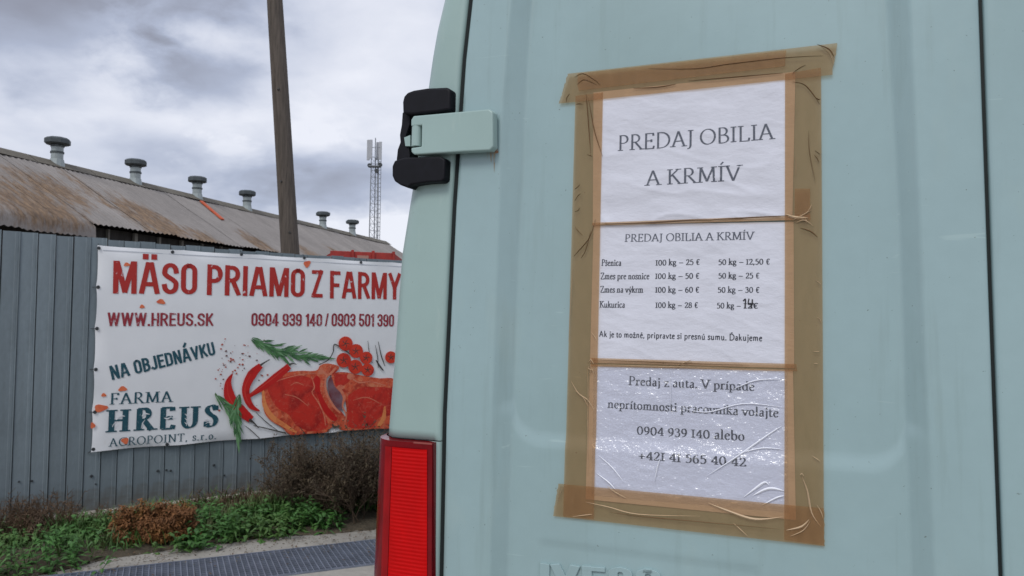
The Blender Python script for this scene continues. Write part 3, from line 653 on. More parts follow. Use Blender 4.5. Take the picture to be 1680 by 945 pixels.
# cut-outs in the farm name: small animal shapes and the wheat ear
mb = MB()
def c5(X, Y): return (130 + X / 4.972, 570 + Y / 4.972)
for pts, ws in ((((300, 590), (330, 560), (372, 560)), (10, 16, 4)), (((270, 650), (280, 625), (300, 610)), (4, 6, 3)), (((290, 660), (300, 640), (318, 625)), (4, 5, 2)),
                (((510, 560), (535, 540), (575, 545)), (6, 12, 3)), (((505, 660), (515, 620), (535, 590)), (3, 6, 3)), (((690, 575), (720, 580), (748, 566)), (3, 12, 3)),
                (((745, 560), (760, 575), (790, 570)), (3, 6, 2)), (((880, 500), (885, 560), (872, 640)), (3, 4, 3)),
                (((860, 540), (872, 550), (880, 565)), (2, 7, 3)), (((860, 575), (870, 585), (880, 600)), (2, 7, 3)), (((858, 610), (868, 618), (876, 630)), (2, 7, 3)),
                (((905, 530), (895, 545), (885, 560)), (2, 7, 3)), (((907, 565), (895, 580), (885, 595)), (2, 7, 3)), (((1010, 600), (1040, 585), (1085, 600)), (3, 8, 3)), (((1030, 620), (1055, 610), (1090, 625)), (3, 6, 3))):
    band(mb, [c5(*p) for p in pts], [x / 4.972 for x in ws], raw=True, k=3)
put('animal_cutouts', mb.mesh('animal_cutouts', vinyl, off=boff), BAN)
# splashes
for px, py, rx, ry, an in ((264, 495, 7, 4, .2), (233, 503, 4, 3, 0), (503.6, 433, 6, 5, -.8), (201, 638, 7, 4, -.1), (170, 648, 4, 3, 0), (165, 669.5, 11, 6, -.1), (152, 698, 4, 5, 0), (205, 723, 6, 5, 0), (208, 434, 5, 3, 0)):
    pts = []
    for k in range(14):
        t_ = k / 14 * math.tau; rr = 1 + .18 * math.sin(3 * t_ + px); x = rx * rr * math.cos(t_); y = ry * rr * math.sin(t_)
        pts.append((px + x * math.cos(an) - y * math.sin(an), py + x * math.sin(an) + y * math.cos(an)))
    printed('printed_splash', pts, orange_print, raw=True)
mb = MB(); mb2 = MB(); random.seed(11)
for k in range(95):
    X = random.triangular(70, 470, 200); Y = random.triangular(70, 640, 230); s = random.uniform(3, 9)
    if 150 < X < 340 and 340 < Y < 650: continue
    m_ = mb if random.random() < .7 else mb2; LAY[0] += .00001
    P = [FENCE.hit(*cp(X + s * random.uniform(.6, 1.2) * math.cos(a_), Y + s * .8 * math.sin(a_)), BW) for a_ in [i / 6 * math.tau for i in range(6)]]
    m_.add([ban_s(*p, LAY[0]) for p in P], [tuple(range(6))])
put('printed_specks', mb.mesh('printed_specks', speck_print, off=boff), BAN, kind='stuff'); put('printed_specks', mb2.mesh('printed_specks', dark_speck, off=boff), BAN, kind='stuff')
# rosemary sprigs
def sprig(curve, spread, n, L, seed, dens=2):
    random.seed(seed); mb = MB(); ml = MB(); q = catmull(list(curve), 8)
    for k in range(n):
        i = random.randrange(len(q) - 1); p = Vector(q[i]); d = (Vector(q[i + 1]) - p).normalized(); nn = Vector((-d.y, d.x)); s = random.uniform(-1, 1)
        tt = i / len(q); w_ = spread * math.sin(math.pi * min(1, tt * 1.05 + .08)) ** .6
        a = p + nn * s * w_ * .3; b = a + d * L * random.uniform(.6, 1) + nn * s * w_ * random.uniform(.4, .9)
        band(mb if random.random() < .68 else ml, [tuple(a), tuple(a.lerp(b, .5) + nn * s * 3), tuple(b)], (3, random.uniform(8, 13), 1), k=2)
    band(mb, curve, (7, 7, 4)); mb.f += []; put('printed_rosemary', mb.mesh('printed_rosemary', green_print, off=boff), BAN); put('printed_rosemary', ml.mesh('printed_rosemary', green_lite, off=boff), BAN)
sprig([(340, 105), (450, 160), (560, 200), (700, 225), (840, 235)], 75, 150, 80, 3)
mb = MB(); band(mb, [(790, 280), (850, 250), (885, 200), (890, 155), (905, 145), (960, 180), (1010, 215)], (6, 6, 7, 8, 7, 6)); put('printed_stem', mb.mesh('printed_stem', stem_print, off=boff), BAN)
# steaks
printed('printed_steak', smooth_poly([(872, 335), (960, 330), (1040, 345), (1120, 360), (1200, 372), (1300, 380), (1330, 500), (1310, 690), (1150, 712), (960, 722), (925, 690), (975, 610), (955, 480), (895, 440)]), fat_print)
printed('printed_meat', smooth_poly([(985, 490), (1060, 440), (1150, 430), (1290, 450), (1300, 600), (1190, 640), (1150, 700), (1000, 705), (975, 650), (990, 590)]), meat_print)
printed('printed_meat', smooth_poly([(890, 345), (980, 345), (1000, 380), (960, 420), (905, 425)]), meat_print)
printed('printed_steak', smooth_poly([(404, 450), (450, 385), (540, 340), (650, 322), (770, 320), (800, 285), (850, 272), (925, 292), (905, 330), (862, 350), (835, 400), (850, 480), (890, 550), (945, 600), (965, 640), (930, 690), (880, 700), (840, 735), (720, 745), (600, 752), (545, 705), (465, 655), (420, 590)]), fat_print)
printed('printed_meat', smooth_poly([(440, 440), (500, 385), (620, 352), (730, 368), (760, 430), (785, 520), (820, 600), (850, 700), (740, 728), (640, 690), (590, 620), (500, 560)]), meat_print)
printed('printed_meat', smooth_poly([(775, 350), (800, 380), (800, 460), (850, 560), (900, 620), (915, 650), (880, 655), (820, 590), (775, 480), (745, 400)]), chili_print)
printed('printed_hollow', smooth_poly([(870, 352), (850, 400), (858, 480), (900, 560), (940, 592), (952, 540), (945, 480), (900, 430), (885, 390)]), purple_print)
mb = MB()
for pts, ws in ((((845, 345), (832, 410), (850, 490), (890, 560), (935, 605)), (8, 14, 15, 16, 10)), (((740, 360), (760, 430), (745, 470), (790, 540), (825, 620), (835, 690)), (6, 8, 6, 8, 8, 5)),
                (((930, 440), (960, 500), (950, 560), (975, 620), (960, 690)), (18, 20, 10, 10, 6)), (((800, 300), (850, 350), (905, 300)), (12, 16, 14)), (((1000, 360), (1060, 400), (1140, 395), (1240, 420)), (8, 10, 7, 6)),
                (((560, 480), (640, 500), (720, 560)), (3, 5, 2)), (((1020, 520), (1110, 500), (1200, 540)), (3, 5, 3)), (((480, 400), (570, 370), (680, 345), (780, 340)), (7, 6, 5, 3)), (((600, 420), (640, 400), (690, 420)), (3, 5, 2))):
    band(mb, pts, ws)
put('printed_fat', mb.mesh('printed_fat', cord_print, off=boff), BAN)
rim_m = Mat('orange_fat_print', (.80, .27, .09), .45); rim_m.patch(12, .5, .66, (.60, .10, .04), amt=.8, dist=1); mb = MB(); band(mb, [(415, 450), (425, 550), (475, 630), (560, 690), (640, 735)], (10, 32, 34, 30, 10)); put('printed_fat', mb.mesh('printed_fat', rim_m, off=boff), BAN); mb = MB(); band(mb, [(1235, 560), (1225, 640), (1190, 695)], (10, 30, 20)); put('printed_fat', mb.mesh('printed_fat', rim_m, off=boff), BAN)
for X, Y, rr in ((1005, 360, 26), (935, 432, 22), (800, 330, 20)):
    printed('printed_bone', [(X + rr * math.cos(k / 12 * math.tau), Y + rr * .8 * math.sin(k / 12 * math.tau)) for k in range(12)], cord_print)
# chillies
for pts, ws in ((((210, 338), (180, 400), (185, 480), (215, 540), (265, 590), (335, 650)), (4, 34, 60, 62, 62, 40)), (((590, 290), (500, 365), (400, 440), (290, 512)), (34, 44, 34, 10)),
                (((400, 285), (340, 345), (300, 430), (305, 500), (335, 560), (392, 592)), (30, 52, 44, 40, 32, 4))):
    mb = MB(); band(mb, pts, [x * 1.2 for x in ws]); put('printed_chilli', mb.mesh('printed_chilli', chili_print, off=boff), BAN)
    mb = MB(); band(mb, [(p[0] - 6, p[1] - 3) for p in pts[1:-1]] if len(pts) > 4 else [(p[0] - 3, p[1] - 6) for p in pts], (2, 7, 2)); put('printed_shine', mb.mesh('printed_shine', tomato_hi, off=boff), BAN)
mb = MB()
for pts, ws in ((((395, 285), (425, 265), (460, 245)), (16, 8, 5)), (((590, 280), (615, 272), (640, 278)), (14, 8, 4)), (((320, 650), (350, 670), (385, 705)), (26, 10, 4)), (((365, 600), (440, 670), (520, 730)), (3, 6, 3)), (((290, 690), (330, 720), (390, 775)), (3, 6, 5)),
                (((350, 690), (420, 705), (500, 725), (570, 742)), (5, 7, 8, 9)), (((1120, 120), (1130, 200), (1150, 270)), (3, 5, 3)), (((1190, 125), (1210, 220), (1235, 290)), (3, 8, 4)), (((1175, 250), (1200, 290), (1225, 320)), (8, 12, 6)),
                (((1170, 150), (1185, 230), (1190, 300)), (3, 6, 4)), (((660, 700), (690, 735), (700, 745)), (3, 5, 5)), (((880, 680), (895, 700), (930, 690)), (10, 14, 6))): band(mb, pts, ws)
put('printed_twigs', mb.mesh('printed_twigs', stem_print, off=boff), BAN)
for X, Y, rr in [(a_, b_, c_ * 1.12) for a_, b_, c_ in ((970, 138, 43), (1040, 188, 42), (957, 250, 44), (1108, 234, 38), (1035, 294, 43), (1118, 315, 38), (1275, 230, 36))]:
    printed('printed_tomato', [(X + rr * math.cos(k / 18 * math.tau), Y + rr * math.sin(k / 18 * math.tau)) for k in range(18)], tomato_print)
    printed('printed_shine', [(X - rr * .35 + rr * .28 * math.cos(k / 8 * math.tau), Y - rr * .35 + rr * .16 * math.sin(k / 8 * math.tau)) for k in range(8)], tomato_hi)
    mb = MB()
    for k in range(5):
        a_ = k / 5 * math.tau + X; band(mb, [(X, Y), (X + rr * .3 * math.cos(a_), Y + rr * .3 * math.sin(a_)), (X + rr * .6 * math.cos(a_ + .3), Y + rr * .6 * math.sin(a_ + .3))], (4, 6, 2), k=2)
    put('printed_calyx', mb.mesh('printed_calyx', stem_print, off=boff), BAN)
sprig([(90, 470), (140, 540), (190, 590), (235, 700), (245, 790)], 55, 55, 95, 5); sprig([(255, 480), (235, 560), (235, 650), (245, 770)], 50, 60, 80, 9)
# eyelets and cord ties
for px, py in ((162, 407), (283, 413.5), (396, 417.5), (499, 423), (592, 430.5), (159, 539), (157, 606), (155.5, 676), (153, 737), (274, 729), (161, 471)):
    u, z = FENCE.hit(px, py, BW); mb = MB()
    mb.grid([[(u + rr * math.cos(k / 10 * math.tau), BW - dd, z + rr * math.sin(k / 10 * math.tau)) for k in range(11)] for rr, dd in ((.013, .0035), (.010, .0065), (.005, .0045), (.001, .0043))])
    e_ = put('eyelet', mb.mesh('eyelet', dark_metal, smooth=True, off=boff), BAN)
    mb = MB(); dx, dz = (-.035, .0) if px < 165 and py > 420 and py < 730 else ((-.03, -.03) if py >= 730 else (0, .035))
    mb.tube((u, BW - .006, z), (u + dx, BW + .03, z + dz), .0022, n=5); c_ = put('cord_tie', mb.mesh('cord_tie', dark_metal, off=boff), BAN)

# ------------------------------------------------------------------ barn behind
SB0, SBX, SB1 = 8.0, 15.35, 38.6
H_E, H_R = CAM_H + 2.2, CAM_H + L_R * .2376
LX = .92                                          # how far the first bays run lower
kk = (H_R - H_E) / (L_R - L_E)
r = BARN.root('long_barn', SB0, 0, 0, 'long low barn with rust-streaked grey roof beyond the fence', 'barn'); off = BARN.off
SW = .98
random.seed(5)
def rust_at(s, t_):      # t_ 0 at the ridge, 1 at the main eave
    v = 0
    for s_, tt, rs, rt, k, sl in ((13.6, .85, 1.9, .55, 1.15, .0), (15.0, .55, 1.6, .40, 1.1, .0), (17.6, .78, 1.5, .50, 1.2, .0), (16.6, .45, .5, .5, .9, 0), (19.0, .95, 1.3, .25, 1.0, .0), (22.3, .85, .9, .30, 1.1, 0), (25.4, .9, 1.0, .3, .9, 0),
                                  (28.3, .85, .9, .35, 1.0, 0), (31, .9, .9, .3, .8, 0), (11.0, .8, 2, .5, 1.0, 0)):
        d = math.hypot((s - s_) / rs, (t_ - tt) / rt); v = max(v, k * .86 * (1 - sstep(.25, 1.25, d)))
    return v + .22 * max(0, t_ - .9)
ns = int(round((SB1 - SB0) / SW)); slope_len = math.hypot(L_R - L_E, H_R - H_E)
for i in range(ns):
    s_a = SB0 + i * SW; t_end = 1 + (LX / (L_R - L_E) if s_a + SW * .5 < SBX else 0) + random.uniform(-.008, .008)
    mb = MB(); rows = []; ru = []
    nrow = 12; ncol = 24; sag = random.uniform(-.01, .01)
    for a in range(nrow + 1):
        t_ = a / nrow * t_end; tm = min(t_, 1.0); Lq = L_R - (L_R - L_E) * tm - .12 * (t_ - tm); hq = H_R - (H_R - H_E) * tm - 1.25 * (t_ - tm); row = []
        for b in range(ncol + 1):
            s = s_a + (SW + .05) * b / ncol; ww = .018 * math.sin(b / ncol * math.tau * 6)
            row.append((s, Lq - L_E - .0, hq + ww + .012 * (b / ncol) + sag + .03 * noise.noise(Vector((s * .7, t_ * 3, 0))))); ru.append(rust_at(s, t_))
        rows.append(row)
    mb.grid(rows); me = mb.mesh('roof_sheet', roofing, smooth=True, off=off)
    at = me.attributes.new('rust', 'FLOAT', 'POINT'); at.data.foreach_set('value', ru); put('roof_sheet', me, r)
mb = MB()
for i in range(int((SB1 - SB0) / 2) + 1):
    a = SB0 + i * 2; b = min(a + 1.98, SB1); mb2 = MB()
    mb2.grid([[(s, L_R - L_E - .34, H_R - .34 * kk + .045), (s, L_R - L_E, H_R + .06), (s, L_R - L_E + .34, H_R - .34 * kk + .045)] for s in (a, b)])
    put('ridge_cap', mb2.mesh('ridge_cap', ridge_m, off=off), r)
mb = MB(); mb.add([(SB0, L_R - L_E + .02, H_R - .01), (SB1, L_R - L_E + .02, H_R - .01), (SB1, 2 * (L_R - L_E), H_E), (SB0, 2 * (L_R - L_E), H_E)], [(0, 1, 2, 3)]); put('far_roof', mb.mesh('far_roof', roofing, off=off), r)
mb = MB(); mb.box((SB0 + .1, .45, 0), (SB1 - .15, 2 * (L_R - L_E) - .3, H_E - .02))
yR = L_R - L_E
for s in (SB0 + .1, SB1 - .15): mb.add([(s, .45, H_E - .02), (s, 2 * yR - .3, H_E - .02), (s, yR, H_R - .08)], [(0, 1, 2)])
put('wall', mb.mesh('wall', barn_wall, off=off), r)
mb = MB(); mb.box((SB1 - .05, -.05, H_E - .14), (SB1 + .02, .1, H_E)); 
for s in [SBX + .35 + k * .9 for k in range(25)]:
    m2 = MB(); wv = random.uniform(.05, .12); m2.box((s, .36, 0), (s + wv, .44, H_E - .03)); put('post', m2.mesh('post', post_m, off=off), r)
for s in [SBX + .6 + k * 1.8 for k in range(12)]:
    m2 = MB(); m2.box((s, .40, H_E - 1.1), (s + .5, .445, H_E - .35)); put('window', m2.mesh('window', glass_m, off=off), r)
# orange strip lying on the roof slope
def roofp(px, py):
    # intersection of the view ray with the roof slope
    d = fw * FPX + cr * (px - 840) + cu * (472.5 - py); dx, dy, dz = d.dot(BARN.X), d.dot(BARN.Y), d.z
    # h = H_E + kk (y), with y = t dy - L_E, height CAM_H + t dz
    t = (H_E - kk * L_E - CAM_H) / (dz - kk * dy); return (t * dx, t * dy - L_E, CAM_H + t * dz)
a = Vector(roofp(327, 331)); b = Vector(roofp(362, 361)); sd_ = Vector((.16, 0, 0)); up = Vector((0, -.03, .05))
mb = MB(); mb.add([a + up, a + sd_ + up, b + sd_ + up, b + up, a + up * .3, a + sd_ + up * .3, b + sd_ + up * .3, b + up * .3], [(0, 1, 2, 3), (3, 2, 6, 7), (0, 3, 7, 4), (1, 5, 6, 2)])
put('orange_strip', mb.mesh('orange_strip', orange_m, off=off), r)
# roof ventilators
yv = L_R - L_E
for k in range(7):
    s = 16.85 + k * 2.93
    mb = MB(); rr = .155; yv = L_R - L_E - .06
    mb.tube((s, yv, H_R - .35), (s, yv, H_R + .48), rr, rr, 14); v = put('roof_vent', mb.mesh('roof_vent', vent_m, smooth='angle', off=off), r)
    mb = MB(); mb.tube((s, yv, H_R + .26), (s, yv, H_R + .31), rr + .02, rr + .02, 14); mb.tube((s, yv, H_R + .44), (s, yv, H_R + .47), rr + .02, rr + .02, 14)
    put('collar', mb.mesh('collar', vent_dark, off=off), v)
    mb = MB(); z = H_R + .50
    mb.grid([[(s + q * math.cos(j / 8 * math.tau + .26), yv + q * math.sin(j / 8 * math.tau + .26), z + dz) for j in range(8)] for q, dz in ((.12, 0), (.27, .0), (.33, .03), (.33, .14), (.26, .19), (.04, .21))], close=True)
    mb.tube((s, yv, z - .06), (s, yv, z + .01), .15, .15, 10)
    put('cap', mb.mesh('cap', vent_dark, off=off), v)
    mb = MB(); mb.tube((s, yv, H_R - .20), (s, yv, H_R + .10), rr + .07, rr + .012, 12, False); put('flashing', mb.mesh('flashing', vent_m, off=off), v)

# ------------------------------------------------------------------ utility pole
def far_pt(px, py, dist):      # the point seen there, that many metres ahead
    d = fw * FPX + cr * (px - 840) + cu * (472.5 - py); return CAM + d * (dist / d.y)
pa = far_pt(476, 412, 9.0); pb = far_pt(450.5, 0, 9.0); ax = (pb - pa) / (pb.z - pa.z)
r = bpy.data.objects.new('utility_pole', None); COL.objects.link(r); base = pa - ax * pa.z; r.location = base
tag(r, 'tall weathered wooden utility pole rising behind the fence and banner', 'pole')
mb = MB(); rows = []
for i in range(61):
    z = i / 60 * 8.2; c = ax * z; rad = lerp(.122, .072, z / 8.2) ; row = []
    for j in range(28):
        t_ = j / 28 * math.tau; q = rad * (1 + .05 * noise.noise(Vector((math.cos(t_) * 2, math.sin(t_) * 2, z * .5))))
        dt = (t_ - R(250) - .12 * math.sin(z * 1.3) + math.pi) % math.tau - math.pi
        q *= 1 - .30 * math.exp(-(dt / .10) ** 2)
        row.append((c.x + q * math.cos(t_), c.y + q * math.sin(t_), z))
    rows.append(row)
mb.grid(rows, close=True); put('pole_shaft', mb.mesh('pole_shaft', wood, smooth=True), r)
for z, aa in ((3.1, 255), (4.2, 275), (2.5, 290)):
    c = ax * z; a_ = R(aa); m2 = MB(); c0 = c + Vector((math.cos(a_), math.sin(a_), 0)) * .095; m2.tube(c0 + Vector((0, 0, z - c.z)), c0 + Vector((math.cos(a_) * .02, math.sin(a_) * .02, z - c.z)), .018, .012, 7)
    put('knot', m2.mesh('knot', stem_print), r)
m2 = MB(); c = ax * 7.7; m2.box((c.x - .8, c.y - .06, 7.65), (c.x + .8, c.y + .06, 7.77)); put('crossarm', m2.mesh('crossarm', wood), r)
for dx in (-.7, 0, .7):
    m2 = MB(); m2.tube((c.x + dx, c.y, 7.77), (c.x + dx, c.y, 7.9), .03, .045, 8); put('insulator', m2.mesh('insulator', antenna_m), r)

# ------------------------------------------------------------------ telecom mast
MD = 85.0; mp = far_pt(613, 400, MD); mtop = far_pt(617, 232, MD).z; mpx = MD / FPX
r = bpy.data.objects.new('lattice_mast', None); COL.objects.link(r); r.location = (mp.x, mp.y, 0); tag(r, 'thin grey lattice telecom mast with antenna panels far behind the barn', 'mast')
Hm = mtop - 1.8; hw = .62
def mleg(k, z): q = hw * (1 - .25 * z / Hm); a_ = R(95 + k * 120); return Vector((q * math.cos(a_), q * math.sin(a_), z))
for k in range(3):
    m2 = MB(); m2.tube(mleg(k, 0), mleg(k, Hm), .075, .06, 6); put('mast_leg', m2.mesh('mast_leg', steel), r)
m2 = MB(); nz = 26
for i in range(nz):
    z0_, z1_ = Hm * i / nz, Hm * (i + 1) / nz
    for k in range(3):
        m2.tube(mleg(k, z0_), mleg((k + 1) % 3, z1_), .018, n=4, cap=False); m2.tube(mleg(k, z1_), mleg((k + 1) % 3, z1_), .02, n=4, cap=False)
put('bracing', m2.mesh('bracing', steel), r, kind='stuff')
m2 = MB()
for i in range(40):
    z = i * Hm / 40; m2.box((.30, -.03, z), (.66, .03, z + .05))
m2.box((.28, -.03, 0), (.34, .03, Hm)); m2.box((.64, -.03, 0), (.70, .03, Hm)); put('ladder', m2.mesh('ladder', steel), r)
m2 = MB(); m2.box((-.62, -.5, Hm - 1.1), (.55, .5, Hm - 1.0)); m2.box((-.60, -.4, Hm + 1.0), (.62, -.34, Hm + 1.06)); m2.tube((0, 0, Hm - .5), (0, 0, Hm + 2.2), .06, n=6); put('head_frame', m2.mesh('head_frame', steel), r)
for x, y, z, hh in ((-.72, -.3, Hm - .4, 2.3), (-.42, -.4, Hm - .2, 2.1), (.62, -.3, Hm - .3, 2.0), (.2, .4, Hm - .2, 2.0)):
    m2 = MB(); m2.box((x - .16, y - .08, z), (x + .16, y + .08, z + hh)); put('antenna_panel', m2.mesh('antenna_panel', antenna_m, bevel=.03), r)
for x, z in ((-.55, Hm - 1.0), (.62, Hm - .9), (.25, Hm - 1.6)):
    m2 = MB(); m2.tube((x, -.45, z), (x, -.15, z), .24, .24, 10); put('dish', m2.mesh('dish', dark_metal), r)

# ------------------------------------------------------------------ red trailer behind the fence
RT = Frame((0, 0, 0), R(20)); pc = far_pt(542, 424, 16); RT.o = Vector((pc.x, pc.y, 0))
zt = far_pt(542, 411, 16).z; 
r = RT.root('red_trailer', 0, 0, 0, 'red ribbed trailer body showing just above the banner top', 'trailer'); off = RT.off
def xr(px): return (px - 542) * 16 / FPX * 1.04
for a, b in ((542, 575), (578, 608), (611, 641)):
    m2 = MB(); m2.box((xr(a), 0, 1.0), (xr(b), .05, zt)); put('side_panel', m2.mesh('side_panel', redbox, bevel=.012), r)
for a in (574.5, 607.5, 640.5):
    m2 = MB(); m2.box((xr(a), -.04, .9), (xr(a + 4), .06, zt + .03)); put('stake', m2.mesh('stake', redbox, bevel=.008), r)
m2 = MB(); m2.box((xr(584), -.015, zt - .16), (xr(602), -.003, zt - .08)); put('plate', m2.mesh('plate', pale_m), r)
m2 = MB(); x0_, x1_ = xr(545), xr(641); m2.box((x0_, .07, .9), (x1_, 2.2, zt - .02)); put('body', m2.mesh('body', redbox), r)
m2 = MB(); m2.add([(xr(645), 0, zt - .02), (xr(672), .5, zt - .17), (xr(672), 2.1, zt - .17), (xr(645), 2.1, zt - .02), (xr(645), 0, .9), (xr(672), .5, .9), (xr(672), 2.1, .9), (xr(645), 2.1, .9)], [(0, 1, 2, 3), (4, 5, 1, 0), (5, 6, 2, 1), (7, 3, 2, 6), (4, 0, 3, 7)]); put('tail_ramp', m2.mesh('tail_ramp', redbox), r)
for x in (.35, 1.0):
    m2 = MB(); m2.tube((x, -.1, .45), (x, .15, .45), .45, .45, 18); put('wheel', m2.mesh('wheel', tyre_m), r)

# ------------------------------------------------------------------ plants along the fence
def leaf(mb, p, d, L, W_, bend=.3):
    d = d.normalized(); s = d.cross(Vector((0, 0, 1))); s = s.normalized() if s.length > .01 else Vector((1, 0, 0)); dn_ = Vector((0, 0, -bend * L))
    mb.add([p, p + d * L * .45 + s * W_ / 2, p + d * L + dn_, p + d * L * .45 - s * W_ / 2, p + d * L * .5 + Vector((0, 0, .0 + W_ * .12))], [(0, 1, 4), (1, 2, 4), (2, 3, 4), (3, 0, 4)])
def rdir(up=.4):
    a_ = random.uniform(0, math.tau); z = random.uniform(-.2, 1) * up * 1.6; return Vector((math.cos(a_), math.sin(a_), z)).normalized()
# green mass: weeds with pointed leaves
random.seed(21)
def verge_pt(px, py): return ground_hit(px, py)
def weeds(name, label, cat, spots, mat_, hmin, hmax, leafL, n_st):
    mb = MB()
    for px, py, k in spots:
        c = ground_hit(px, py)
        for s_ in range(n_st):
            b = c + Vector((random.gauss(0, .10) * k, random.gauss(0, .07) * k, 0)); h = random.uniform(hmin, hmax) * k; ln = Vector((random.gauss(0, .25), random.gauss(0, .2), 1)).normalized()
            mb.tube(b, b + ln * h, .0025, .001, 3, False); m = int(5 + h * 30)
            for q in range(m):
                t_ = (q + random.random()) / m; p = b + ln * h * t_; a_ = random.uniform(0, math.tau)
                leaf(mb, p, Vector((math.cos(a_), math.sin(a_), random.uniform(.0, .8))), leafL * random.uniform(.5, 1.25) * (1.15 - .55 * t_), leafL * random.uniform(.18, .42), random.uniform(.1, .6))
    return mb
spots = [(x, y + random.uniform(-6, 6), random.uniform(.7, 1.15)) for x, y in [(20, 925), (60, 915), (95, 920), (110, 895), (140, 905), (165, 890), (185, 900), (150, 880), (205, 885), (120, 930), (30, 940), (0, 915),
         (285, 890), (300, 880), (320, 875), (340, 882), (355, 868), (375, 878), (395, 865), (415, 872), (435, 862), (455, 868), (475, 858), (495, 866), (330, 865), (310, 900), (350, 890), (380, 888), (410, 884), (440, 880), (470, 876), (505, 872), (530, 868)]]
o = put('weeds', weeds('weeds', '', '', spots, leafg, .08, .22, .085, 14).mesh('weeds', leafg), kind='stuff'); o['label'] = 'dark green broad-leaved weeds along the foot of the fence'; o['category'] = 'weeds'
# grass
mb = MB(); random.seed(4)
for k in range(26000):
    u = random.uniform(-3.6, 4.6); v = -random.uniform(.12, 1.0); p = FENCE.world(u, v, .02)
    # keep to the verge: behind the concrete edge line
    e_ = min(range(len(dn)), key=lambda q: abs(dn[q].x - p.x)) if k % 1 == 0 else 0
    if p.y < dn[e_].y + .01 + abs(noise.noise(p * 2.5)) * .12: continue
    if noise.noise(p * 1.6) < -.3 and random.random() < .6: continue
    h = random.uniform(.04, .12) * (1.3 + noise.noise(p * 2.2)); a_ = random.uniform(0, math.tau); b = Vector((math.cos(a_) * h * .6, math.sin(a_) * h * .6, h)); s = Vector((-math.sin(a_), math.cos(a_), 0)) * .0042
    mb.add([p - s, p + s, p + b * .5 + s * .8 + Vector((0, 0, h * .15)), p + b * .5 - s * .8 + Vector((0, 0, h * .15)), p + b], [(0, 1, 2, 3), (3, 2, 4)])
o = put('grass', mb.mesh('grass', grassm), kind='stuff'); o['label'] = 'short mixed grass growing on the soil verge'; o['category'] = 'grass'
# dry stalks in front of the plinth on the left
mb = MB(); random.seed(9)
for k in range(900):
    px = random.choice((random.uniform(-60, 110), random.uniform(-60, 180), random.uniform(300, 470), random.uniform(470, 640), random.uniform(470, 640))); c = FENCE.hit(px, 860); p = FENCE.world(c[0], -random.uniform(.12, .5), .02); h = random.uniform(.08, .30 if px < 110 else .16)
    d = Vector((random.gauss(0, .35), random.gauss(0, .3), 1)).normalized(); q = p + d * h; mb.tube(p, q, .003, .0015, 3, False)
    for j in range(5):
        t_ = random.uniform(.4, 1); b = p + d * h * t_; mb.tube(b, b + rdir(.8) * random.uniform(.02, .06), .002, .001, 3, False)
        leaf(mb, b, rdir(.6), random.uniform(.015, .04), .009)
o = put('dry_stalks', mb.mesh('dry_stalks', drygrass), kind='stuff'); o['label'] = 'brown dead stalks standing against the pale plinth'; o['category'] = 'dead plants'
mb = MB(); ml = MB(); random.seed(31)
for k in range(900):
    q = random.choice(dn[4:-6]); p = q + gy * abs(random.gauss(0, .22)) + gx * random.uniform(-.1, .1) - gy * .03; p.z = .013; r_ = random.uniform(.002, .007) * (1.6 if random.random() < .1 else 1)
    a_ = random.random() * 6; c_ = [p + Vector((math.cos(a_ + j * 1.57) * r_ * random.uniform(.7, 1.3), math.sin(a_ + j * 1.57) * r_, 0)) for j in range(4)]; t_ = p + Vector((0, 0, r_ * .8))
    mb.add(c_ + [t_], [(0, 1, 4), (1, 2, 4), (2, 3, 4), (3, 0, 4)])
o = put('gravel', mb.mesh('gravel', Mat('loose_grit', (.20, .18, .15), .95)), kind='stuff'); o['label'] = 'loose grit along the edge of the concrete'; o['category'] = 'gravel'
for k in range(260):
    q = random.choice(dn[4:-6]); p = q + gy * (abs(random.gauss(0, .30)) - .05) + gx * random.uniform(-.1, .1); p.z = .022
    leaf(ml, p, Vector((random.gauss(0, 1), random.gauss(0, 1), .1)), random.uniform(.012, .035), .011, random.uniform(-.2, .2))
o = put('fallen_leaves', ml.mesh('fallen_leaves', drygrass), kind='stuff'); o['label'] = 'small dead leaves scattered over concrete and grating'; o['category'] = 'dead leaves'
def branch(mb, leaves, p, d, L, rad, lv, lf, leafL):
    q = p; seg = 3
    for i in range(seg):
        d = (d + Vector((random.gauss(0, .18), random.gauss(0, .18), random.gauss(.02, .12)))).normalized(); q2 = q + d * L / seg
        mb.tube(q, q2, rad * (1 - i * .2), rad * (.8 - i * .2), 3 if lv else 4, False); q = q2
        if lv < 4:
            for b in range(2 if lv else 3):
                nd = (d * .8 + rdir(.7) * .75).normalized(); branch(mb, leaves, q, nd, L * random.uniform(.5, .72), rad * .55, lv + 1 if i else lv + 1, lf, leafL)
        if lv >= 2 and random.random() < lf: leaf(leaves, q, rdir(.8), leafL * random.uniform(.5, 1.3), leafL * .45, random.uniform(0, .8))
def bush(name, base, label, cat, stems, L, rad, mt, ml, lf, leafL, spread, seed, group=None, lv0=1, aim=(0, 0)):
    random.seed(seed); r = bpy.data.objects.new(name, None); COL.objects.link(r); r.location = base; tag(r, label, cat, group)
    mb = MB(); lv = MB()
    for i in range(stems):
        a_ = random.uniform(0, math.tau); s = random.random() ** .5 * spread; p = Vector((math.cos(a_) * s, math.sin(a_) * s * .6, 0))
        d = Vector((math.cos(a_) * .5 * s / spread + aim[0] + random.gauss(0, .12), math.sin(a_) * .35 + aim[1], 1)).normalized(); branch(mb, lv, p, d, L * random.uniform(.6, 1.1), rad, lv0, lf, leafL)
    put('stems', mb.mesh('stems', mt), r); put('leaves', lv.mesh('leaves', ml), r); return r
bush('dry_bush', ground_hit(545, 850), 'big dark leafless bush reaching up to the banner beside the van', 'bush', 20, .31, .006, twigm, bushleaf, .38, .032, .26, 3, lv0=1)
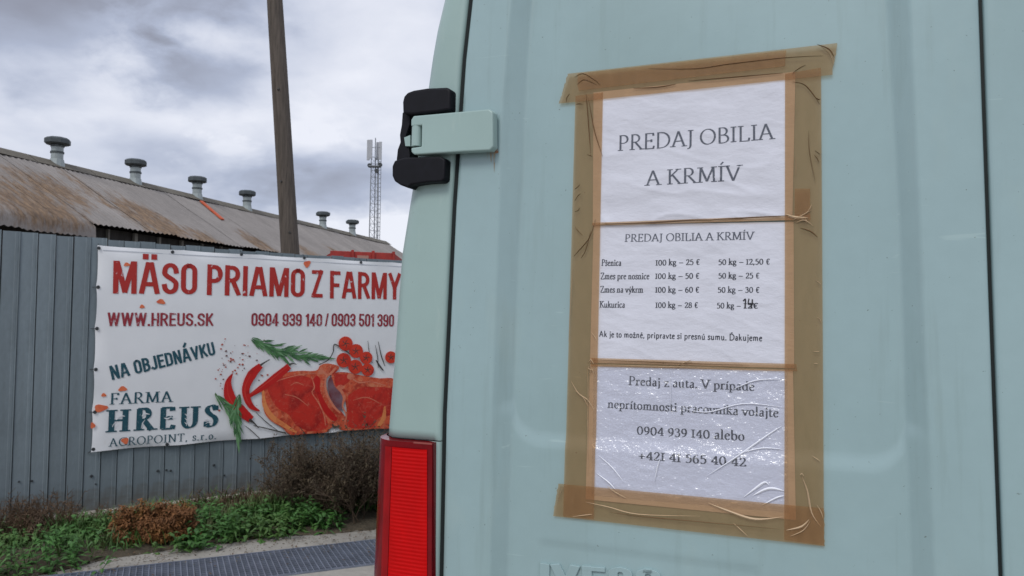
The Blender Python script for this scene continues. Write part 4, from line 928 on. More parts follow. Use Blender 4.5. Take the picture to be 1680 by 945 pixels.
bush('dry_bush', ground_hit(608, 858), 'dark tangled bush right beside the red tail light', 'bush', 20, .34, .006, twigm, bushleaf, .38, .032, .28, 8, lv0=1)
bush('dry_bush', ground_hit(500, 838), 'low brown twiggy bush at the left edge of the dark thicket', 'bush', 10, .24, .005, twigm, bushleaf, .5, .03, .20, 12, lv0=1)
bush('dry_bush', ground_hit(690, 850), 'dark bush mostly hidden behind the van corner', 'bush', 10, .36, .007, twigm, bushleaf, .6, .035, .28, 14, lv0=1)
bush('russet_plant', ground_hit(262, 892), 'rust-orange dried plant between two patches of green weeds', 'plant', 20, .125, .004, drygrass, orangeleaf, 1.0, .030, .17, 15, lv0=1)
bush('russet_plant', ground_hit(228, 898), 'lower yellowish dried plant beside the tall rust-orange one', 'plant', 11, .085, .004, drygrass, orangeleaf, 1.0, .028, .14, 17, lv0=1)
bush('russet_plant', ground_hit(12, 900), 'brown dried plant at the left end of the weeds', 'plant', 10, .11, .004, drygrass, drygrass, .9, .024, .22, 19, lv0=1)

# ------------------------------------------------------------------ the van
def vs(u, wd, z):                       # door surface with the lean; wd is measured inwards
    return (u, wd + VAN.lean * (z - 1.5), z)
GAPL = [VAN.hit(*p) for p in ((770, 0), (759, 100), (743, 340), (727, 680), (721.5, 945))]; GAPL = [(z, u) for u, z in GAPL]
GAPC = [VAN.hit(*p) for p in ((1601, 0), (1625, 472), (1651, 945))]; GAPC = [(z, u) for u, z in GAPC]
SIL = [VAN.hit(*p, .022) for p in ((725.5, 0), (713, 53), (705.6, 95), (698.5, 145), (672, 313), (655, 420), (642, 600), (632, 720), (622, 945))]; SIL = [(z, u) for u, z in SIL]
LO = [VAN.hit(*p) for p in ((838, 0), (824, 160), (818, 340), (806, 680), (803, 945))]; LO = [(z, u) for u, z in LO]
LI = [VAN.hit(*p) for p in ((864, 0), (854, 160), (846, 340), (833, 680), (826, 945))]; LI = [(z, u) for u, z in LI]
RI = [VAN.hit(*p) for p in ((1457, 0), (1476, 340), (1488, 700), (1497, 945))]; RI = [(z, u) for u, z in RI]
RO = [VAN.hit(*p) for p in ((1493, 0), (1510, 340), (1525, 700), (1535, 945))]; RO = [(z, u) for u, z in RO]
print('gapL', GAPL, '\ngapC', GAPC, '\nSIL', SIL)
ZB, ZT = .62, 2.42
def gl_(z): return interp(GAPL, max(1.0, min(z, 2.1))) + (max(0, z - 2.1) * .10)
def gc_(z): return interp(GAPC, 1.5)*.6 + interp(GAPC, max(.9, min(z, 2.0)))*.4
def sil_(z): return interp(SIL, max(1.0, min(z, 2.1))) + (max(0, z - 2.1) ** 1.5 * .45)
z745 = VAN.hit(1200, 748)[1]; z925 = VAN.hit(1000, 912)[1]
def ramp_(a, b, x):
    t = (x - a) / (b - a); k = .06
    if t <= -k or t >= 1 + k: return 0.0 if t < .5 else 1.0
    if t < k: return (t + k) ** 2 / (4 * k)
    if t > 1 - k: return 1 - (1 + k - t) ** 2 / (4 * k)
    return t
def recess(u, z):
    zc = max(.95, min(z, 2.15)); lo, li, ri, ro = (interp(t_, zc) for t_ in (LO, LI, RI, RO))
    deep = .0250 * ramp_(lo, li, u) * ramp_(ro, ri, u)
    # lower step of the pressed panel, with rounded corners
    rr = .05; cxl, cxr = li + rr, ri - rr
    d = 0
    if u < cxl: d = rr - math.sqrt(max(0, rr * rr - min(rr, cxl - u) ** 2))
    elif u > cxr: d = rr - math.sqrt(max(0, rr * rr - min(rr, u - cxr) ** 2))
    low = 1 - sstep(z745 - .014 + d, z745 + .012 + d, z)
    v = deep * (1 - .15 * low)
    # shallow panel that carries the raised maker's name
    ua, ub = interp(LI, 1.1) + .045, interp(RI, 1.1) - .19
    sh = sstep(ua, ua + .014, u) * (1 - sstep(ub - .014, ub, u)) * (1 - sstep(z925 - .004, z925 + .008, z)) * sstep(.93, .95, z)
    return v + sh * .0022
VANR = VAN.root('delivery_van', 0, 0, 0, 'pale mint green panel van seen close from behind with a taped notice on its door', 'van')
def edge_round(t_, e): return 0
NU, NZ = 260, 300
mb = MB(); rows = []
for i in range(NZ + 1):
    z = lerp(ZB, ZT, i / NZ); a, b = gl_(z) + .004, gc_(z) - .0022; row = []
    row.append(vs(a + .001, .030, z))
    for q, dd in ((0, .007), (.0012, .003), (.004, .0008)): row.append(vs(a + q, dd, z))
    for j in range(NU + 1):
        u = lerp(a + .008, b - .006, j / NU); row.append(vs(u, recess(u, z), z))
    for q, dd in ((.0025, .0008), (.0008, .003), (0, .007)): row.append(vs(b - q, dd, z))
    row.append(vs(b, .03, z)); rows.append(row)
rows.insert(0, [(p[0], p[1] + .03, p[2]) for p in rows[0]]); rows.append([(p[0], p[1] + .03, p[2]) for p in rows[-1]])
mb.grid(rows); DOOR = put('rear_door', mb.mesh('rear_door', paint, smooth=True), VANR)
# right hand door, mirrored about the centre gap
mb = MB(); rows = []
for i in range(61):
    z = lerp(ZB, ZT, i / 60); c = gc_(z); a, b = c + .0022, 2 * c - gl_(z) - .005; row = [vs(a, .03, z), vs(a, .007, z), vs(a + .0008, .003, z), vs(a + .0025, .0008, z)]
    for j in range(81):
        u = lerp(a + .006, b - .006, j / 80); row.append(vs(u, recess(2 * c - u, z), z))
    row += [vs(b - .001, .004, z), vs(b, .03, z)]; rows.append(row)
mb.grid(rows); DOOR2 = put('rear_door', mb.mesh('rear_door', paint, smooth=True), VANR)
# seals seen in the gaps
mb = MB()
mb.grid([[vs(gl_(z) - .0036, .0065, z), vs(gl_(z) + .0039, .0115, z)] for z in [lerp(ZB, ZT, i / 40) for i in range(41)]])
mb.grid([[vs(gc_(z) - .03, .033, z), vs(gc_(z) + .03, .033, z)] for z in [lerp(ZB, ZT, i / 20) for i in range(21)]])
mb.grid([[vs(gc_(z) - .0021, .009, z), vs(gc_(z) + .0021, .009, z)] for z in [lerp(ZB, ZT, i / 20) for i in range(21)]])
put('door_seal', mb.mesh('door_seal', gap_m), VANR)
# body: corner pillar running into the side wall
RC = .042
zlt = VAN.hit(660, 721, 0)[1]
def pillar_row(z, prou=0.0, start=None, deep=4.6, z0=None):
    g, s = gl_(z) - .0037, sil_(z); row = []
    if start is None:
        row += [vs(g, .035, z), vs(g, .010, z), vs(g - .0015, .003, z), vs(g - .005, .0005, z)]
        fl = [g - .012, lerp(g, s + RC, .5)]
    else: fl = [start, lerp(start, s + RC, .5)]
    for u in fl: row.append(vs(u, -prou, z))
    bow = .004
    for k in range(11):
        a_ = R(90 * k / 10); row.append(vs(s + RC - (RC + prou) * math.sin(a_), RC + bow - (RC + bow + prou) * math.cos(a_), z))
    if deep: row += [vs(s - prou - .004, .25, z), vs(s - .008, deep, z)]
    return row
mb = MB(); rows = [pillar_row(lerp(zlt + .003, 2.62, i / 90)) for i in range(91)]
r0_ = [(p[0], p[1] + (.012 if k > 3 else 0), p[2] - .0005) for k, p in enumerate(rows[0])]
rows.insert(0, r0_); mb.grid(rows)
put('rear_pillar', mb.mesh('rear_pillar', old_paint, smooth=True), VANR)
# lower body behind the tail light: slightly set back
mb = MB(); rows = []
for i in range(31):
    z = lerp(.5, zlt + .001, i / 30); rr_ = pillar_row(z); rows.append([(p[0], p[1] + (.010 if 4 < k < 17 else 0), p[2]) if k > 4 else p for k, p in enumerate(rr_)])
mb.grid(rows); put('lower_pillar', mb.mesh('lower_pillar', old_paint, smooth=True), VANR)
# mirrored far side of the body, roof, header, floor sill, bumper
def mir(p, z): c = gc_(1.5); return (2 * c - p[0], p[1], p[2])
mb = MB(); mb.grid([[mir(p, z) for p in pillar_row(z)] for z in [lerp(.5, 2.62, i / 40) for i in range(41)]]); put('far_pillar', mb.mesh('far_pillar', paint, smooth=True), VANR)
c_ = gc_(1.5); uL, uR = sil_(2.62), 2 * c_ - sil_(2.62); yT = VAN.lean * 1.12
mb = MB(); mb.grid([[(lerp(uL, uR, k / 16), y, 2.62 + .10 * math.sin(math.pi * k / 16) ** .7 - (.05 if y < .06 else 0)) for k in range(17)] for y in (yT + .02, yT + .08, 4.6)]); put('roof', mb.mesh('roof', paint, smooth=True), VANR)
mb = MB(); mb.box((gl_(2.5) - .02, yT - .005, ZT + .01), (2 * c_ - gl_(2.5) + .02, yT + .06, 2.66)); put('roof_header', mb.mesh('roof_header', paint, bevel=.01), VANR)
mb = MB(); mb.box((gl_(1) + .0, .02, .5), (2 * c_ - gl_(1), .12, ZB - .01)); put('rear_sill', mb.mesh('rear_sill', paint, bevel=.008), VANR)
mb = MB(); mb.box((sil_(1) - .01, -.13, .38), (2 * c_ - sil_(1) + .01, .10, .56)); put('bumper', mb.mesh('bumper', bumper_m, bevel=.025), VANR)
mb = MB(); mb.box((sil_(1) + .04, .15, .32), (2 * c_ - sil_(1) - .04, 6.0, .5)); put('chassis', mb.mesh('chassis', gap_m), VANR)
# cab
mb = MB(); xa, xb = sil_(1) + .0, 2 * c_ - sil_(1)
prof = [(4.6, .5), (4.6, 2.60), (5.0, 2.50), (5.75, 1.45), (6.35, 1.15), (6.5, .5)]
mb.prism(prof, lambda p: (xa, p[0], p[1]), lambda p: (xb, p[0], p[1])); put('cab', mb.mesh('cab', paint, bevel=.05, fix=True), VANR)
mb = MB(); mb.add([(xa + .12, 5.02, 2.44), (xb - .12, 5.02, 2.44), (xb - .1, 5.72, 1.52), (xa + .1, 5.72, 1.52)], [(0, 1, 2, 3)]); 
mb.v = [(v[0], v[1] + .03, v[2] + .03) for v in mb.v]; put('windscreen', mb.mesh('windscreen', glass_m), VANR)
for x in (xa + .10, xb - .10):
    for y in (1.15, 5.3):
        mb = MB(); mb.tube((x - .1, y, .35), (x + .1, y, .35), .35, .35, 28); wv = put('wheel', mb.mesh('wheel', tyre_m, bevel=.02), VANR)
        mb = MB(); mb.tube((x - .105, y, .35), (x + .105, y, .35), .19, .19, 20); put('rim', mb.mesh('rim', vent_m), wv)
# raised maker's name low on the door
def door_s(u, z, lift=0): return vs(u, recess(u, z) - lift, z)
def dtext(txt, table, pa, pb, h_px, wv=.012, **k):
    A = VAN.hit(*pa, wv); B = VAN.hit(*pb, wv); h = VAN.hit(pa[0], pa[1] - h_px, wv)[1] - A[1]; return A, B, h
for ch, x0_, x1_, yb in (('I', 881, 897, 968), ('V', 901, 948, 970), ('E', 952, 991, 973), ('C', 996, 1036, 974), ('O', 1041, 1083, 977)):
    A, B, h = dtext(ch, SAN, (x0_, yb), (x1_, yb + (x1_ - x0_) * .085), 41.5, .0086)
    T_ = {'I': 1.0, 'V': .23, 'E': .22, 'C': .22, 'O': .22}[ch]
    if ch == 'I':
        mb = MB(); zb_, zt_ = A[1], A[1] + h; q = [(A[0], zb_), (B[0], zb_), (B[0], zt_), (A[0], zt_)]
        mb.prism(q, lambda p: door_s(p[0], p[1], .0040), lambda p: door_s(p[0], p[1], -.002)); put('raised_letter', mb.mesh('raised_letter', paint, bevel=.0011, seg=2, fix=True), DOOR)
    else: 
        lt = lettering('raised_letter', ch, SAN, door_s, A, B, h, paint, DOOR, T=T_, gap=0, lift=.0040, depth=1)
# tail light
ztop = VAN.hit(665, 724, -.01)[1]; zbot = ztop - .46
uR_ = interp([(z, u) for u, z in [VAN.hit(712, 724, -.01), VAN.hit(706, 945, -.01)]], 1.2)
ltab = [(z, u) for u, z in [VAN.hit(710, 726, -.012), VAN.hit(709, 945, -.012)]]
itab = [(z, u) for u, z in [VAN.hit(701, 726, -.014), VAN.hit(701, 945, -.014)]]
otab = [(z, u) for u, z in [VAN.hit(644, 726, -.014), VAN.hit(637, 945, -.014)]]
TL = put('tail_light', None, VANR) if False else None
mb = MB(); rows = []
for i in range(47):
    z = lerp(zbot, ztop, i / 46); st = interp(ltab, z); rr_ = pillar_row(z, .014, st, deep=0)
    rows.append([vs(st, .008, z)] + rr_ + [vs(sil_(z) - .012, .16, z), vs(sil_(z) + .01, .165, z)])
rows.append([(p[0], p[1] + .02, p[2] + .0015) for p in rows[-1]])
mb.grid(rows); TL = put('tail_light', mb.mesh('tail_light', lens_dark, smooth='angle'), VANR, label='tall red rear light on the left corner of the van')
# ribbed lens
mb = MB(); rows = []; nr = 560
for i in range(nr + 1):
    z = lerp(zbot + .02, ztop - .010, i / nr); a, b = interp(itab, z), interp(otab, z); row = []
    rib = .00030 * math.cos(i / 8 * math.tau)
    for j in range(9):
        t_ = j / 8; m_ = min(1, t_ * 8, (1 - t_) * 8); row.append(vs(lerp(a, b, t_), -.0150 - .0025 * m_ - rib * m_, z))
    rows.append(row)
mb.grid(rows); put('ribbed_lens', mb.mesh('ribbed_lens', lens_m, smooth=True), TL)
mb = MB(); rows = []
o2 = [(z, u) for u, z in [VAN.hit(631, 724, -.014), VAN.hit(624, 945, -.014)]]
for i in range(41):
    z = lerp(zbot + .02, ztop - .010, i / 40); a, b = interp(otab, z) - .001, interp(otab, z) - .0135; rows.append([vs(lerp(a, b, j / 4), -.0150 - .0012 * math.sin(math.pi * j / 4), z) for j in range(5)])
side_m = Mat('shaded_lens_red', (.30, .003, .006), .2, spec=.25, coat=.2); side_m.var(20, .2)  # darker red paints the lens falling into shade on its left side
mb.grid(rows); put('lens_shade_strip', mb.mesh('lens_shade_strip', side_m, smooth=True), TL)
for py in (761, 944):
    u, z = VAN.hit(633, py, .004); mb = MB(); p = vs(u, -.001, z); d = Vector((-.45, -1, 0)).normalized(); p = Vector(p)
    mb.tube(p + d * -.01, p + d * .0035, .0042, .0036, 10); put('screw', mb.mesh('screw', chrome, smooth='angle'), TL)
mb = MB(); rows = [[(p[0], p[1] - .0145, p[2]) for p in pillar_row(z, 0, interp(ltab, z) , deep=0)[:2]] for z in (ztop - .0015, ztop + .0015)]
mb.grid(rows); put('lens_lip', mb.mesh('lens_lip', Mat('lip_pink', (.30, .07, .06), .3)), TL)

# hinge
def hz(pts, wv): return [VAN.hit(*p, wv) for p in pts]
HG = None
arm = hz(((675, 197), (679, 190.5), (730, 186), (795, 180), (803, 179), (809, 184), (809.5, 241), (804, 247), (760, 249), (720, 251.5), (680, 254), (675.5, 250), (675, 243), (692, 240.5), (692.5, 205.5), (675, 208)), -.022)
mb = MB(); mb.prism(arm, lambda p: vs(p[0], -.024, p[1]), lambda p: vs(p[0] + (.0015), -.006, p[1])); HG = put('hinge', mb.mesh('hinge', old_paint, smooth='angle', bevel=.0028, seg=3, fix=True), VANR, label='upper left door hinge with mint arm and black covers')
a, b = VAN.hit(684, 206, -.02), VAN.hit(683, 240, -.02)
mb = MB(); mb.tube(vs(a[0] - .002, -.0145, a[1]), vs(b[0] - .002, -.0145, b[1]), .0095, .0095, 18); put('knuckle', mb.mesh('knuckle', old_paint, smooth='angle', bevel=.0008, seg=1), HG)
mb = MB(); mb.tube(vs(a[0] - .002, -.0145, a[1] + .004), vs(b[0] - .002, -.0145, b[1] - .004), .0045, .0045, 10); put('hinge_pin', mb.mesh('hinge_pin', dark_metal), HG)
q = hz(((803, 182), (812, 184), (812, 245), (803, 243)), -.004); mb = MB(); mb.prism(q, lambda p: vs(p[0], -.007, p[1]), lambda p: vs(p[0], .002, p[1])); put('hinge_foot', mb.mesh('hinge_foot', old_paint, bevel=.001, seg=1, fix=True), HG)
# foot pad under the arm
q = hz(((752, 190), (806, 184), (806, 243), (752, 246)), -.004); mb = MB(); mb.prism(q, lambda p: vs(p[0], -.0065, p[1]), lambda p: vs(p[0], .003, p[1])); put('hinge_foot', mb.mesh('hinge_foot', old_paint, bevel=.002, seg=1, fix=True), HG)
def cap(pts, w0, w1, bev):
    q = hz(pts, w0 + .004); mb = MB(); mb.prism(q, lambda p: vs(p[0], w0, p[1]), lambda p: vs(p[0], w1, p[1])); return mb.mesh('hinge_cover', black_rubber, smooth='angle', bevel=bev, seg=3, fix=True)
put('hinge_cover', cap(((662.5, 187), (662, 168), (664, 159), (670, 152.5), (680, 149), (702, 145.5), (735, 144), (741, 148), (740, 181), (716, 185), (690, 187.5), (676, 189)), -.020, .07, .0045), HG)
put('hinge_cover', cap(((649, 264), (665, 259), (690, 258), (724, 257), (732, 262), (730.5, 294), (726, 298.5), (700, 300), (676, 303.5), (671, 309), (658, 304), (649, 298), (645, 289), (645, 273)), -.021, .07, .0048), HG)
put('hinge_cover', cap(((662, 185), (676, 185), (674, 205), (668, 222), (666, 236), (673, 243), (675, 262), (652, 264), (654, 246), (658.5, 234), (657.5, 222), (660.5, 206)), -.006, .06, .002), HG)
q = hz(((664, 226), (674, 222), (674, 240), (666, 240)), -.008); mb = MB(); mb.prism(q, lambda p: vs(p[0], -.010, p[1]), lambda p: vs(p[0], .01, p[1])); put('hinge_leaf', mb.mesh('hinge_leaf', old_paint, fix=True), HG)
# rust by the hinge foot
pts = hz(((800, 247), (806, 244.5), (812, 240), (815, 236), (816, 244), (818, 250), (812, 253), (805, 251)), 0); mb = MB(); mb.add([vs(p[0], recess(*p) - .0004, p[1]) for p in pts], [tuple(range(len(pts)))]); put('rust_spot', mb.mesh('rust_spot', rust_paint), DOOR)

mb = MB()
for x0_, w_, y1_ in ((806, 3.0, 268), (811, 2.0, 285), (800, 1.6, 262)):
    q = [hz(((x0_ - w_ * (1 - t_) , 247 + (y1_ - 247) * t_), (x0_ + w_ * (1 - t_), 247 + (y1_ - 247) * t_)), 0) for t_ in (0, .3, .6, .95)]
    mb.grid([[vs(p[0], recess(*p) - .0005, p[1]) for p in r2] for r2 in q])
put('rust_run', mb.mesh('rust_run', rust_run, off=(0, 0, 0)), DOOR)
# ------------------------------------------------------------------ the notice taped to the door
PW = .0235                                                  # it lies on the recessed panel
nb0 = VAN.hit(1130, 870, PW)
NOT = VAN.root('taped_notice', nb0[0], PW, nb0[1], 'three white price sheets framed with brown packing tape on the van door', 'notice'); noff = VAN.off
def P(px, py): return VAN.hit(px, py, PW)
def pwf(u, z): return recess(u, z) - .0006
def crumple(u, z, k, seed):
    v = noise.noise(Vector((u * 10, z * 26, seed))) * 1.0 + noise.noise(Vector((u * 26, z * 52, seed + 3))) * .45
    rg = 1 - abs(noise.noise(Vector((u * 9 + 3, z * 30 + u * 9, seed + 9)))) * 2
    return k * (v + .8 * max(0, rg) ** 4)
UL, UR = P(981, 480)[0], P(1294, 480)[0]
def sheet_surf(k, seed, base, zmid=None):
    def f(u, z, lift=0):
        kk_ = k
        if zmid is not None: kk_ = k * (1.0 + 2.2 * sstep(zmid + .03, zmid - .07, z)) if False else k * (1 + 1.8 * (1 - sstep(zmid - .06, zmid + .06, z)))
        kk_ *= .25 + .75 * sstep(0, .016, min(u - UL, UR - u))
        return vs(u, pwf(u, z) - base - max(-base * .6, crumple(u, z, kk_, seed)) - lift, z)
    return f
def patch_mesh(name, q, surf, nu, nv, mat_, ragged=0):
    """four corners TL TR BR BL in (u, z)"""
    tl_, tr2, br2, bl2 = [Vector(p) for p in q]; mb = MB(); rows = []
    for i in range(nv + 1):
        v = i / nv; row = []
        for j in range(nu + 1):
            h = j / nu; p = (tl_ * (1 - h) + tr2 * h) * (1 - v) + (bl2 * (1 - h) + br2 * h) * v
            if ragged and (j in (0, nu)): p = p + (tr2 - tl_).normalized() * noise.noise(Vector((p.x * 60, p.y * 180, j))) * ragged
            row.append(surf(p.x, p.y, 0))
        rows.append(row)
    mb.grid(rows); return mb.mesh(name, mat_, smooth=True, off=noff)
S1 = sheet_surf(.0009, 1, .0022, P(1140, 300)[1]); S2 = sheet_surf(.0008, 20, .0012); S3 = sheet_surf(.0005, 40, .0012)
sh1 = put('paper_sheet', patch_mesh('paper_sheet', [P(974, 152), P(1305, 118), P(1300, 361), P(973, 370)], S1, 110, 80, paper), NOT, label='top white sheet with two large words, wrinkled along its foot')
sh2 = put('paper_sheet', patch_mesh('paper_sheet', [P(974, 369), P(1302, 364), P(1303, 604), P(968, 595)], S2, 110, 80, paper), NOT, label='middle white sheet with the price list')
sh3 = put('paper_sheet', patch_mesh('paper_sheet', [P(968, 598), P(1301, 607), P(1306, 852), P(962, 818)], S3, 100, 70, paper), NOT, label='bottom white sheet with telephone numbers in a plastic sleeve')
put('plastic_sleeve', patch_mesh('plastic_sleeve', [P(974, 600), P(1292, 608), P(1294, 840), P(972, 812)], lambda u, z, l=0: S3(u, z, .0009 + l + .0006 * abs(noise.noise(Vector((u * 40, z * 40, 2)))) ), 110, 80, film), sh3)
def ntext(txt, surf, sh, pa, pb, h_px, mat_=ink, table=SER, **k):
    A = P(*pa); B = P(*pb); h = P(pa[0], pa[1] - h_px)[1] - A[1]; return lettering('text_line', txt, table, surf, A, B, h, mat_, sh, off=noff, lift=.00035, **k)
ntext('PREDAJ', S1, sh1, (1014, 248), (1139, 239), 24.5, ink_grey, T=.105, t=.045, gap=.03)
ntext('OBILIA', S1, sh1, (1148, 238), (1270, 228), 24.5, ink_grey, T=.105, t=.045, gap=.03)
ntext('A KRMÍV', S1, sh1, (1060, 305), (1216, 296), 24, ink_grey, T=.105, t=.045, gap=.03)
ntext('PREDAJ OBILIA A KRMÍV', S2, sh2, (1025, 396.7), (1237, 393), 12, ink_grey, T=.12, t=.06, gap=.03)
for txt, x0_, y0_, x1_, y1_ in (('Pšenica', 987, 436, 1019.5, 436), ('100 kg – 25 €', 1075.5, 435.5, 1148.5, 434.2), ('50 kg – 12,50 €', 1178.5, 434.6, 1263.5, 433.6), ('Zmes pre nosnice', 985.5, 458, 1065.5, 458),
                                ('100 kg – 50 €', 1075, 457.5, 1148, 457), ('50 kg – 25 €', 1178.5, 456.8, 1246.5, 456.6), ('Zmes na výkrm', 985, 479.8, 1055.5, 480), ('100 kg – 60 €', 1075, 480, 1147.6, 479.7), ('50 kg – 30 €', 1177.5, 480, 1246.5, 480),
                                ('Kukurica', 984, 504.3, 1025.5, 504.8), ('100 kg – 28 €', 1075.5, 505, 1145.7, 505), ('50 kg –', 1176, 505.7, 1216, 506), ('12€', 1220, 506, 1244.5, 506)):
    ntext(txt, S2, sh2, (x0_, y0_), (x1_, y1_), 10.3, ink, T=.14, t=.07, gap=.02)
mb = MB()
def pen(surf, pts, wpx, lift, mb):
    q = [P(*p) for p in catmull(pts, 4)]; rows = []; wm = wpx / 1100
    for i, p in enumerate(q):
        a = Vector(q[max(0, i - 1)]); b = Vector(q[min(len(q) - 1, i + 1)]); d = (b - a).normalized(); nn = Vector((-d.y, d.x)) * wm / 2; rows.append([surf(*(Vector(p) + nn), lift), surf(*(Vector(p) - nn), lift)])
    mb.grid(rows)
pen(S2, [(1219.5, 494), (1223, 490.5), (1223, 498), (1222, 506)], 1.9, .0007, mb); pen(S2, [(1229, 490), (1227.5, 497), (1228, 499)], 1.8, .00075, mb); pen(S2, [(1227.5, 499), (1232, 499), (1237, 498)], 1.8, .0008, mb); pen(S2, [(1234.5, 491), (1234, 498), (1232, 506)], 2.0, .00085, mb)
put('handwriting', mb.mesh('handwriting', marker, off=noff), sh2, label='black marker 14 written over a printed price')
for txt, x0_, y0_, x1_, y1_ in (('Predaj z auta. V prípade', 1031.5, 631.5, 1238, 641.2), ('neprítomnosti pracovníka volajte', 997, 669, 1277.5, 684.5), ('0904 939 140 alebo', 1044.5, 712.4, 1222, 723), ('+421 41 565 40 42', 1047.5, 752.7, 1225, 764.5)):
    ntext(txt, S3, sh3, (x0_, y0_), (x1_, y1_), 15.5 if txt[0] in '0+' else 14.2, ink, T=.13, t=.055, gap=.02)
ntext('Ak je to možné, pripravte si presnú sumu. Ďakujeme', S2, sh2, (983, 552.5), (1250.5, 559.5), 9.6, ink, T=.135, t=.125, gap=.045, serif=False)
# tape strips: real translucent film over sheet edges and paint
def tape_surf(base, seed, k=.00035):
    def f(u, z, lift=0): return vs(u, pwf(u, z) - base - k * max(-.8, noise.noise(Vector((u * 34, z * 34, seed))) + .6 * noise.noise(Vector((u * 90, z * 90, seed)))) - lift, z)
    return f
def strip(corners, base, seed, nu=50, nv=16, rag=.0012, label=None, k=.00035):
    o = put('tape_strip', patch_mesh('tape_strip', [P(*c) for c in corners], tape_surf(base, seed, k), nu, nv, tape, rag), NOT, label=label); return o
TPS = {}
TPS['left'] = strip(((945, 158), (990, 152), (976, 850), (926, 846)), .0038, 1, 16, 110, 0, 'long upright tape strip down the left side')
TPS['right'] = strip(((1288, 122), (1347, 112), (1352, 893), (1287, 884)), .0038, 2, 16, 110, 0, 'long upright tape strip down the right side')
TPS['top'] = strip(((933, 122), (1374, 72), (1365, 124), (918, 171)), .0046, 3, 110, 14, .002, 'slanting tape strip across the top with torn ends')
TPS['bottom'] = strip(((918, 792), (1352, 832), (1353, 894), (910, 845)), .0044, 4, 110, 14, .002, 'wide tape strip along the foot')
TPS['m1'] = strip(((972, 366), (1328, 353), (1330, 361), (973, 371)), .0052, 5, 90, 4, .002, 'narrow rolled tape between top and middle sheet')
TPS['m2'] = strip(((970, 587), (1306, 597), (1307, 609), (971, 601)), .0038, 6, 90, 6, .002, 'narrow tape between middle and bottom sheet')
TPS['patch'] = strip(((1304, 310), (1329, 310), (1329, 358), (1304, 356)), .0046, 7, 8, 12, .0005, 'small patch of tape on the right strip')
TPS['t2'] = strip(((948, 122), (1290, 84), (1288, 110), (950, 150)), .0050, 8, 80, 8, .001, 'second layer of tape along the top')
# creases: thin folds standing off the tape
def crease(key, pts, wpx=1.6, h=.0011, mat_=None, lift=.0008):
    base = {'left': .0038, 'right': .0038, 'top': .0046, 'bottom': .0042, 'm1': .0052, 'm2': .0038, 't2': .005}[key]
    q = [Vector(P(*p)) for p in catmull(pts, 5)]; rows = []; n = len(q); wm = wpx / 1100
    for i, p in enumerate(q):
        a = q[max(0, i - 1)]; b = q[min(n - 1, i + 1)]; d = (b - a).normalized(); nn = Vector((-d.y, d.x)) * wm / 2 * math.sin(math.pi * (i + .35) / (n - .3)); hh = h * math.sin(math.pi * (i + .5) / n)
        w0_ = pwf(p.x, p.y) - base; rows.append([vs((p + nn).x, w0_ - lift * .2, (p + nn).y), vs(p.x, w0_ - lift - hh, p.y), vs((p - nn).x, w0_ - lift * .2, (p - nn).y)])
    mb = MB(); mb.grid(rows); put('crease', mb.mesh('crease', mat_ or tape_fold, off=noff), TPS[key])
D, S = tape_fold, tape_shine
